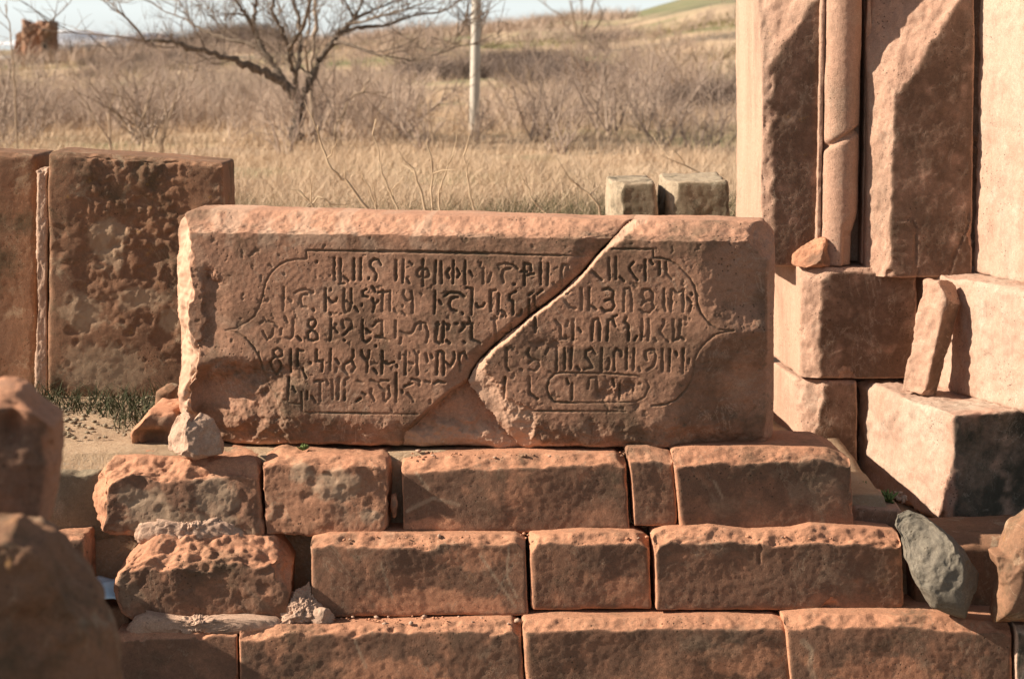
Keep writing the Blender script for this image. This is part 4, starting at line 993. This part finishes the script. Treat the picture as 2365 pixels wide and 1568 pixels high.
RUIN = stone_mat('ruin_stone', (0.36, 0.19, 0.12), (0.25, 0.15, 0.10), dark=(0.12, 0.11, 0.07), dark_amt=0.8, scale=0.12, bump=0.3, stretch=(.3, .3, .3))
ruin()

# far white buildings and snowy range on the skyline
WHITE = simple_mat('white_render', (0.75, 0.72, 0.68), (0.62, 0.60, 0.57), 0.5)
DARKWIN = simple_mat('window_glass', (0.06, 0.06, 0.07), (0.1, 0.1, 0.11), 1.0, 0.4)
def house(px0, px1, py0, py1, Yh, label):
    s = (Yh + D0) / F; c = at((px0 + px1) / 2, py1, Yh)
    root = thing('distant_house', c, label, 'house', 'white houses on the far skyline')
    W, H = (px1 - px0) * s, (py1 - py0) * s
    P, Q, loop, fr = lattice(6, 4, 4)
    h = np.array((W, W * .6, H)) / 2
    mesh_obj('wall', (P * 2 - 1) * h + np.array((0, 0, H / 2 - .5)), Q, [loop], WHITE, root, smooth=False)
    # pitched roof
    v = np.array([(-W / 2 - .3, -W * .33, H - .5), (W / 2 + .3, -W * .33, H - .5), (W / 2 + .3, W * .33, H - .5), (-W / 2 - .3, W * .33, H - .5), (-W / 2 - .3, 0, H + W * .1), (W / 2 + .3, 0, H + W * .1)])
    mesh_obj('roof', v, [(0, 1, 5, 4), (2, 3, 4, 5), (3, 2, 1, 0)], [], WHITE, root, smooth=False, tris=[(0, 4, 3), (1, 2, 5)])
    k = max(2, int(W / 4))
    for i in range(k):
        x = -W / 2 + W * (i + .5) / k
        p = (P * 2 - 1) * np.array((W / k * .22, .06, H * .16)) + np.array((x, -W * .3 - .02, H * .45))
        mesh_obj('window', p, Q, [loop], DARKWIN, root, smooth=False)
for k, (a, b, c, d, lab) in enumerate(((0, 24, 132, 150, 'white house left of the ruined tower'), (130, 190, 133, 150, 'long low white house just right of the ruined tower'),
                                       (205, 232, 134, 150, 'small white house farthest right on the skyline'))):
    house(a, b, c, d, 330 + 20 * k, lab)
SNOW = simple_mat('snow', (0.80, 0.80, 0.82), (0.62, 0.63, 0.68), 0.01)
n = 160
xs = np.linspace(-620, -200, n); ys = np.linspace(1900, 2500, 24)
XX, YY = np.meshgrid(xs, ys, indexing='ij')
ZZ = (14 * np.exp(-((XX + 445) / 20) ** 2) + 11 * np.exp(-((XX + 375) / 13) ** 2) + 1.5 * fbm(np.stack([XX.ravel(), YY.ravel(), 0 * XX.ravel()], -1), 0.01, 4, 9).reshape(XX.shape)) * np.sin(np.linspace(0, math.pi, 24))[None] - 8
g = np.arange(XX.size).reshape(XX.shape)
o = mesh_obj('mountains', np.stack([XX.ravel(), YY.ravel(), ZZ.ravel()], -1), np.stack([g[:-1, :-1], g[1:, :-1], g[1:, 1:], g[:-1, 1:]], -1).reshape(-1, 4), mat=SNOW)
o['kind'] = 'structure'

# ------------------------------------------------------------------ grass, scrub
def blades(name, n, xy, hgt, width, lean, mat, segs=3, tint=(0, 1), zoff=-0.02, curve=0.5):
    x, y = xy; n = len(x)
    z = ground_z(x, y) + zoff
    a = RNG.uniform(0, 2 * math.pi, n)
    H = hgt; dirx = RNG.normal(lean[0], lean[2], n); diry = RNG.normal(lean[1], lean[2], n)
    side = np.stack([np.cos(a), np.sin(a), 0 * a], -1) * (width * RNG.uniform(.6, 1.3, n))[:, None] / 2
    V = []
    for k in range(segs + 1):
        t = k / segs
        c = np.stack([x + dirx * H * (t * (1 - curve) + curve * t * t), y + diry * H * (t * (1 - curve) + curve * t * t), z + H * (t - 0.25 * curve * t * t)], -1)
        wv = (1 - t * 0.85)
        V += [c - side * wv, c + side * wv]
    V = np.stack(V, 1)                      # n, 2(segs+1), 3
    m = 2 * (segs + 1)
    b = (np.arange(n) * m)[:, None]
    Q = np.concatenate([b + np.array([[2 * k, 2 * k + 1, 2 * k + 3, 2 * k + 2]]) for k in range(segs)], 0)
    o = mesh_obj(name, V.reshape(-1, 3), Q, mat=mat)
    t = o.data.attributes.new('tint', 'FLOAT', 'POINT'); t.data.foreach_set('value', np.repeat(RNG.uniform(*tint, n), m).astype(np.float32))
    o['kind'] = 'stuff'
    return o

def fan(n, y0, y1, px0=-700, px1=2600, clump=None, power=1.0, seed=0):
    """points spread over the field between two distances, thinned into tufts"""
    y = y0 + (y1 - y0) * RNG.uniform(0, 1, n * 2) ** power
    px = RNG.uniform(px0, px1, n * 2)
    x = (px - CX) / F * (y + D0)
    if clump:
        v = pn(np.stack([x, y, 0 * x], -1), clump[0], seed) * 0.5 + 0.5
        keep = RNG.uniform(0, 1, len(x)) < sstep(clump[1], clump[1] + 0.25, v)
        x, y = x[keep], y[keep]
    return x[:n], y[:n]

DRY = rand_mat('dry_grass', ((0.44, 0.31, 0.205), (0.60, 0.455, 0.325)), big=(0.6, 0.56, (0.33, 0.22, 0.13), 0.6))
GREEN = rand_mat('green_grass', ((0.06, 0.065, 0.035), (0.20, 0.165, 0.095)))
TURF = rand_mat('shade_toned_turf', ((0.035, 0.04, 0.02), (0.085, 0.085, 0.045)))
SCRUB = rand_mat('scrub_twigs', ((0.32, 0.24, 0.19), (0.52, 0.40, 0.31)), big=(0.12, 0.52, (0.18, 0.135, 0.115), 0.7))
P_ = fan(88000, 5.5, 22, power=0.8, clump=(0.9, 0.34), seed=41)
lim_h = np.clip(1.158 - 0.0505 * (P_[1] + D0), 0.09, 0.55)
hn = lim_h * (0.55 + 0.45 *  np.clip(pn(np.stack([P_[0], P_[1], 0 * P_[0]], -1), 0.9, 44) + 0.5, 0, 1.2))
blades('dry_grass', 0, P_, hn * RNG.uniform(.45, 1.12, len(P_[0])), 0.005, (0.12, -0.1, 0.42), DRY)
P_ = fan(22000, 4.0, 9.0, power=0.8, clump=(1.1, 0.42), seed=48)
hn = np.clip(1.158 - 0.0505 * (P_[1] + D0), 0.09, 0.62) * RNG.uniform(.3, 1.3, len(P_[0]))
blades('tall_straw', 0, P_, hn, 0.0035, (0.18, -0.1, 0.55), DRY, 4, curve=0.7)
tx = RNG.uniform(-1.6, 2.2, 46); ty = RNG.uniform(2.6, 6.5, 46)
X_ = np.repeat(tx, 150) + RNG.normal(0, .07, 46 * 150); Y_ = np.repeat(ty, 150) + RNG.normal(0, .07, 46 * 150)
blades('tussock_straw', 0, (X_, Y_), np.repeat(np.clip(1.158 - 0.052 * (ty + D0), .2, .75), 150) * RNG.uniform(.4, 1.1, 46 * 150), 0.003, (0.2, -0.1, 0.5), DRY, 4, curve=0.8)
P_ = fan(40000, 13, 27, power=1.0, clump=(0.6, 0.22), seed=49)
blades('field_straw', 0, P_, RNG.uniform(.07, .24, len(P_[0])), 0.007, (0.12, -0.1, 0.45), DRY)
P_ = fan(24000, 3.6, 7.0, px0=150, px1=1900, clump=(0.8, 0.34), seed=47)
blades('green_grass', 0, P_, np.clip(1.158 - 0.069 * (P_[1] + D0), .1, .6) * RNG.uniform(.35, 1.1, len(P_[0])), 0.005, (0.05, -0.05, 0.35), GREEN)
P_ = fan(60000, 20, 75, power=0.8, clump=(0.35, 0.3), seed=43)
blades('meadow_grass', 0, P_, RNG.uniform(.08, .28, len(P_[0])), 0.012, (0.1, -0.05, 0.25), DRY)
# turf at the foot of the slabs, blade colour darkened to stand for shade
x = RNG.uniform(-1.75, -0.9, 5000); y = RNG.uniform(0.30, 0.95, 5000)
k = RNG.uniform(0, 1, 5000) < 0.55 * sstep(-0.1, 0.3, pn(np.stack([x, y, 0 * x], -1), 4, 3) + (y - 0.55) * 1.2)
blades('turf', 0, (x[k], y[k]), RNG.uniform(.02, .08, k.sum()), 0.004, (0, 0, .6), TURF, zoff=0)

def scrub(name, n, y0, y1, h0, h1, w, stems, clump, seed, px=(-200, 2550), mat=SCRUB):
    """leafless thicket: tapering twig ribbons growing in fans from many rootstocks"""
    X, Yv = fan(n, y0, y1, px[0], px[1], clump=clump, power=0.8, seed=seed)
    n = len(X)
    Xr = np.repeat(X, stems) + RNG.normal(0, .10 + w * 6, n * stems); Yr = np.repeat(Yv, stems) + RNG.normal(0, .12, n * stems)
    H = np.repeat(RNG.uniform(h0, h1, n), stems) * RNG.uniform(.45, 1.1, n * stems)
    return blades(name, 0, (Xr, Yr), H, w, (0.03, -0.05, 0.58), mat, 3, curve=0.3)
scrub('near_thicket', 1000, 17, 38, 0.3, 0.85, 0.009, 34, (0.25, 0.42), 61, px=(-200, 930))
scrub('near_thicket', 500, 19, 36, 0.25, 0.7, 0.009, 34, (0.25, 0.46), 69, px=(1100, 2000))
scrub('far_thicket', 420, 38, 90, 0.25, 0.7, 0.018, 34, (0.12, 0.5), 62)
scrub('hill_thicket', 420, 30, 85, 0.35, 0.9, 0.017, 36, (0.12, 0.42), 65, px=(1430, 2550))
DARKS = rand_mat('dark_brush', ((0.13, 0.10, 0.085), (0.23, 0.175, 0.145)))
for a, b, c, d, e, k in ((930, 1110, 44, 49, 260, 71), (1100, 1310, 54, 62, 420, 72), (1180, 1420, 40, 44, 160, 73), (1360, 1470, 80, 88, 160, 74), (200, 520, 60, 80, 240, 75), (1500, 1690, 24, 27, 90, 76)):
    scrub('dark_brush', e, c, d, 0.25, 0.6, 0.016, 30, (0.3, 0.2), k, px=(a, b), mat=DARKS)
scrub('skyline_thicket', 1500, 95, 240, 0.6, 1.5, 0.06, 22, (0.05, 0.42), 63, px=(-200, 1450))

OLIVE = rand_mat('olive_grass', ((0.15, 0.14, 0.06), (0.26, 0.22, 0.10)))
P_ = fan(26000, 34, 120, px0=-100, px1=1750, power=0.9, clump=(0.09, 0.46), seed=52)
blades('olive_grass', 0, P_, RNG.uniform(.08, .3, len(P_[0])), 0.03, (0.1, -0.05, 0.45), OLIVE)
scrub('treeline', 700, 200, 260, 2.0, 3.6, 0.09, 26, (0.05, 0.3), 64, px=(80, 640), mat=DARKS)
# leafless shrubs scattered over the field: four kinds, copied
SHRUBM = rand_mat('shrub_twigs', ((0.26, 0.195, 0.16), (0.44, 0.34, 0.27)))
PROTO = []
for k in range(4):
    random.seed(400 + k); T = Tubes()
    for i in range(10):
        a = random.uniform(0, 6.28); tl = random.uniform(0.15, 0.9)
        q = wander((random.gauss(0, .05), random.gauss(0, .05), -.05), (math.cos(a) * tl, math.sin(a) * tl, 1), random.uniform(.6, 1.05), 6, .12, .03)
        T.tube(q, 0.012, 0.004, 4); twigs(T, q, 0.005, 0.34, 1, 7.0, 3, 0.05)
    PROTO.append(T.build('field_shrub', SHRUBM, (0, 0, 0)))
npl = 0
rs = np.random.default_rng(77)
for j in range(900):
    if npl >= 115: break
    yy = 15 + 95 * rs.uniform(0, 1) ** 1.5; ppx = rs.uniform(-150, 1750)
    xx = (ppx - CX) / F * (yy + D0)
    if pn(np.array([[xx, yy, 0]]), 0.11, 88)[0] < -0.12 + 0.25 * rs.uniform(-1, 1): continue
    o = PROTO[npl] if npl < 4 else PROTO[npl % 4].copy()
    if npl >= 4: COL.objects.link(o)
    o.location = (xx, yy, ground_z([xx], [yy])[0]); o.rotation_euler = (0, 0, rs.uniform(0, 6.28))
    sc_ = rs.uniform(.4, 1.15) * (1 if yy < 50 else 1.25); o.scale = (sc_ * rs.uniform(.9, 1.5), sc_ * 1.1, sc_)
    tag(o, 'leafless twiggy shrub growing among the dry grass of the slope', 'shrub', 'leafless shrubs on the grassy slope'); npl += 1

# individual saplings and shrubs
def sapling(name, label, paths, Yt, r, mat=TWIG, tw=(0.005, 0.35, 1, 3), cat='shrub', group=None, seed=0):
    random.seed(seed)
    T = Tubes(); b = at(paths[0][0][0], paths[0][0][1], Yt); b[2] = ground_z([b[0]], [Yt])[0]
    for j, pl in enumerate(paths):
        pts = np.array([at(a, c, Yt + 0.25 * math.sin(j * 2.1) * i / len(pl)) for i, (a, c) in enumerate(pl)])
        if j == 0 or pl[0][1] > 300: pts = np.concatenate([[[pts[0][0], pts[0][1], b[2] - .05]], pts])
        t = np.linspace(0, len(pts) - 1, len(pts) * 3); k = np.minimum(t.astype(int), len(pts) - 2); f = (t - k)[:, None]
        q = pts[k] * (1 - f) + pts[k + 1] * f; q[1:-1] += RNG.normal(size=q[1:-1].shape) * r * .4
        T.tube(q, r, r * .35, 6)
        if tw: twigs(T, q, tw[0], tw[1], tw[2], tw[3])
    return tag(T.build(name, mat, b), label, cat, group)
sapling('bent_sapling', 'sapling with an arching branch bent to the right, right of the large bare tree', [[(775, 300), (790, 265), (806, 230), (822, 216), (850, 213), (890, 216)], [(840, 214), (842, 198), (855, 180)]], 15, 0.016, seed=1)
sapling('dark_sapling', 'short dark crooked stem between the bare tree and the pole', [[(1000, 320), (994, 290), (990, 262), (992, 232), (1000, 218), (1030, 205)]], 15, 0.013, seed=2)
sapling('bare_shrub', 'broad bare shrub with dark stems right of the utility pole', [[(1180, 330), (1170, 270), (1155, 230), (1140, 200)], [(1210, 330), (1215, 260), (1195, 190), (1165, 160)], [(1240, 330), (1240, 260), (1225, 190), (1215, 150)],
   [(1270, 330), (1275, 250), (1280, 180)], [(1300, 330), (1320, 270), (1345, 220), (1375, 180)], [(1320, 350), (1330, 300), (1345, 250)], [(1250, 330), (1290, 240), (1330, 160)]], 23, 0.022, tw=(0.008, 0.6, 2, 2.4), seed=3)
for k, (pl, lab) in enumerate(((([(40, 330), (36, 240), (30, 150), (22, 60), (12, 10)],), 'thin tall sapling at the left edge of the photo'),
     (([(255, 330), (230, 290), (200, 240), (165, 200)], [(255, 330), (250, 260), (270, 200)]), 'forked bare sapling above the pitted slab'),
     (([(330, 310), (300, 270), (275, 220), (245, 175)], [(320, 300), (340, 240), (352, 190)]), 'bare sapling with two leaning stems left of the large bare tree'),
     (([(370, 330), (385, 270), (378, 215), (365, 180)], [(375, 330), (395, 260), (412, 200), (422, 150)]), 'upright forked sapling beside the lowest limb of the large bare tree'))):
    sapling('bare_sapling', lab, list(pl), 13.5 + k * .4, 0.012, tw=(0.004, 0.3, 1, 3.5), group='bare saplings on the left', seed=10 + k)
sapling('hillside_shrub', 'large spreading twiggy shrub on the right hillside', [[(1600, 330), (1585, 250), (1560, 200), (1520, 150)], [(1610, 330), (1620, 240), (1610, 150), (1590, 90)], [(1640, 330), (1650, 220), (1670, 130)], [(1590, 330), (1545, 260), (1490, 210)], [(1620, 330), (1580, 200), (1560, 110)], [(1650, 330), (1690, 240), (1730, 170)]],
        27, 0.022, tw=(0.009, 0.9, 2, 2.2), seed=20, mat=TWIG)
sapling('skyline_tree', 'pale bare feathery tree on the skyline right of the pole', [[(1340, 110), (1342, 60), (1345, 10), (1348, -30)], [(1340, 100), (1325, 50), (1318, 0)], [(1342, 90), (1362, 40), (1372, -10)], [(1340, 95), (1380, 60), (1400, 20)], [(1340, 95), (1305, 60), (1290, 30)]],
        100, 0.07, tw=(0.035, 2.2, 2, 0.8), cat='tree', seed=21)
sapling('skyline_bush', 'dark round bush on the skyline behind the utility pole', [[(1096, 90), (1096, 60), (1094, 36)], [(1096, 80), (1086, 55), (1078, 38)], [(1096, 80), (1108, 55), (1116, 40)], [(1096, 85), (1115, 62), (1120, 52)], [(1096, 85), (1080, 62), (1074, 52)]],
        130, 0.09, tw=(0.06, 1.1, 2, 2.0), mat=BARK, cat='bush', seed=22)
# pale dry stalks right behind the tombstone
STK = 'pale dry stalks behind the tombstone'
STALK = simple_mat('dry_stalk', (0.56, 0.43, 0.29), (0.42, 0.30, 0.20), 20)
stk = [([(860, 500), (835, 465), (800, 420), (765, 390), (740, 330), (735, 290)], 'longest pale curving stalk, rooted behind the middle of the tombstone'),
       ([(868, 500), (868, 470), (850, 430), (835, 400)], 'short pale stalk crossing the longest curving stalk'),
       ([(925, 500), (905, 450), (880, 400), (872, 340), (860, 310)], 'reddish stalk leaning left of the pale forked stalk'),
       ([(985, 500), (975, 450), (960, 400), (945, 380)], 'pale stout stalk with a fork, behind the tombstone'),
       ([(1000, 500), (995, 440), (1000, 390), (985, 330)], 'tall thin stalk right beside the pale stout stalk'),
       ([(1015, 500), (1015, 440), (1030, 400), (1035, 370)], 'upright stalk between the stout stalk and the pole'),
       ([(1100, 500), (1085, 450), (1080, 400), (1070, 360)], 'thin stalk directly below the utility pole'),
       ([(1270, 500), (1235, 470), (1220, 440), (1215, 410)], 'bent stalk left of the lichen spotted stones'),
       ([(1390, 480), (1350, 440), (1310, 410)], 'stalk leaning left beside the lichen spotted stones'),
       ([(740, 500), (718, 470), (690, 440), (670, 437)], 'hooked pale stalk beside the right end of the pitted slab'),
       ([(700, 500), (735, 455), (755, 460), (765, 480)], 'looped pale stalk right of the hooked stalk'),
       ([(1660, 430), (1600, 390), (1530, 360)], 'long stalk leaning over the lichen spotted stones')]
for k, (pl, lab) in enumerate(stk):
    sapling('dry_stalk', lab, [pl], 2.6 + 0.25 * (k % 4), 0.0085 if k in (0, 3) else 0.006, STALK, tw=(0.003, 0.16, 0, 4), cat='plant stalk', group=STK, seed=30 + k)
# weeds on the ground by the turned block
def weed(px, py, Y, h, label, seed):
    random.seed(seed); c = at(px, py, Y); T = Tubes()
    for i in range(26):
        a = random.uniform(0, 6.28); q = wander(c, (math.cos(a) * .6, math.sin(a) * .6, 1.0), h * random.uniform(.5, 1.1), 4, .2, -.1)
        w = np.array([.3, 1, 1.1, .8, .1]) * h * 0.09
        T.tube(q, w, None, 4)
    tag(T.build('weed', WEED, c), label, 'weed', 'green weeds by the turned block')
WEED = rand_mat('weed_leaf', ((0.08, 0.12, 0.04), (0.15, 0.2, 0.07)))
weed(2052, 1160, 0.06, 0.045, 'green weed at the foot of the big turned block, nearer the grey rock', 1)
weed(1992, 1132, 0.2, 0.03, 'smaller green weed beside the dark joint at the right end of the upper step', 2)
weed(700, 1040, -0.01, 0.025, 'thin green sprig at the foot of the tombstone', 3)

def pebbles(n, pxr, pyr, Y, seed, mat, name, s0=0.003, s1=0.009):
    rg = np.random.default_rng(seed); Vs, Ts = [], []
    t = (1 + 5 ** .5) / 2
    ico = np.array([(-1, t, 0), (1, t, 0), (-1, -t, 0), (1, -t, 0), (0, -1, t), (0, 1, t), (0, -1, -t), (0, 1, -t), (t, 0, -1), (t, 0, 1), (-t, 0, -1), (-t, 0, 1)]) / 1.9
    it = np.array([(0, 11, 5), (0, 5, 1), (0, 1, 7), (0, 7, 10), (0, 10, 11), (1, 5, 9), (5, 11, 4), (11, 10, 2), (10, 7, 6), (7, 1, 8), (3, 9, 4), (3, 4, 2), (3, 2, 6), (3, 6, 8), (3, 8, 9), (4, 9, 5), (2, 4, 11), (6, 2, 10), (8, 6, 7), (9, 8, 1)])
    for i in range(n):
        c = at(rg.uniform(*pxr), rg.uniform(*pyr), Y)
        c[1] += 0
        Vs.append(c + ico * rg.uniform(s0, s1) * rg.uniform(.6, 1.3, 3) * (1 + .25 * rg.normal(size=(12, 1)))); Ts.append(it + 12 * i)
    o = mesh_obj(name, np.concatenate(Vs), tris=np.concatenate(Ts), mat=mat); o['kind'] = 'stuff'
pebbles(60, (1970, 2090), (1135, 1165), 0.1, 4, MORTAR, 'gravel')

# grit, chips and dead leaves lying on the treads
def ledge(n, x0, x1, y0, y1, z, seed, mat, name, s0, s1):
    rg = np.random.default_rng(seed); Vs, Ts = [], []
    t = (1 + 5 ** .5) / 2
    ico = np.array([(-1, t, 0), (1, t, 0), (-1, -t, 0), (1, -t, 0), (0, -1, t), (0, 1, t), (0, -1, -t), (0, 1, -t), (t, 0, -1), (t, 0, 1), (-t, 0, -1), (-t, 0, 1)]) / 1.9
    it = np.array([(0, 11, 5), (0, 5, 1), (0, 1, 7), (0, 7, 10), (0, 10, 11), (1, 5, 9), (5, 11, 4), (11, 10, 2), (10, 7, 6), (7, 1, 8), (3, 9, 4), (3, 4, 2), (3, 2, 6), (3, 6, 8), (3, 8, 9), (4, 9, 5), (2, 4, 11), (6, 2, 10), (8, 6, 7), (9, 8, 1)])
    for i in range(n):
        c = np.array((rg.uniform(x0, x1), y1 - (y1 - y0) * rg.uniform(0, 1) ** 1.3, z + rg.uniform(-.004, .004)))
        Vs.append(c + ico * rg.uniform(s0, s1) * np.array((1.2, 1.2, .7)) * rg.uniform(.6, 1.3, 3) * (1 + .25 * rg.normal(size=(12, 1)))); Ts.append(it + 12 * i)
    o = mesh_obj(name, np.concatenate(Vs), tris=np.concatenate(Ts), mat=mat); o['kind'] = 'stuff'
for k, (zz, ya, yb) in enumerate(((-0.004, -0.07, 0.0), (-0.214, -0.165, -0.10), (-0.432, -0.25, -0.18))):
    xa = (-0.30, -0.55, -0.73)[k]
    ledge(150, xa, 0.9, ya, yb, zz, 90 + k, RED, 'stone_grit', 0.002, 0.005)
    ledge(34, xa, 0.9, ya, yb, zz, 95 + k, MORTAR, 'pale_chips', 0.003, 0.009)
ledge(500, -1.75, -0.9, 0.2, 0.93, -0.004, 99, GREY, 'grey_gravel', 0.003, 0.009)
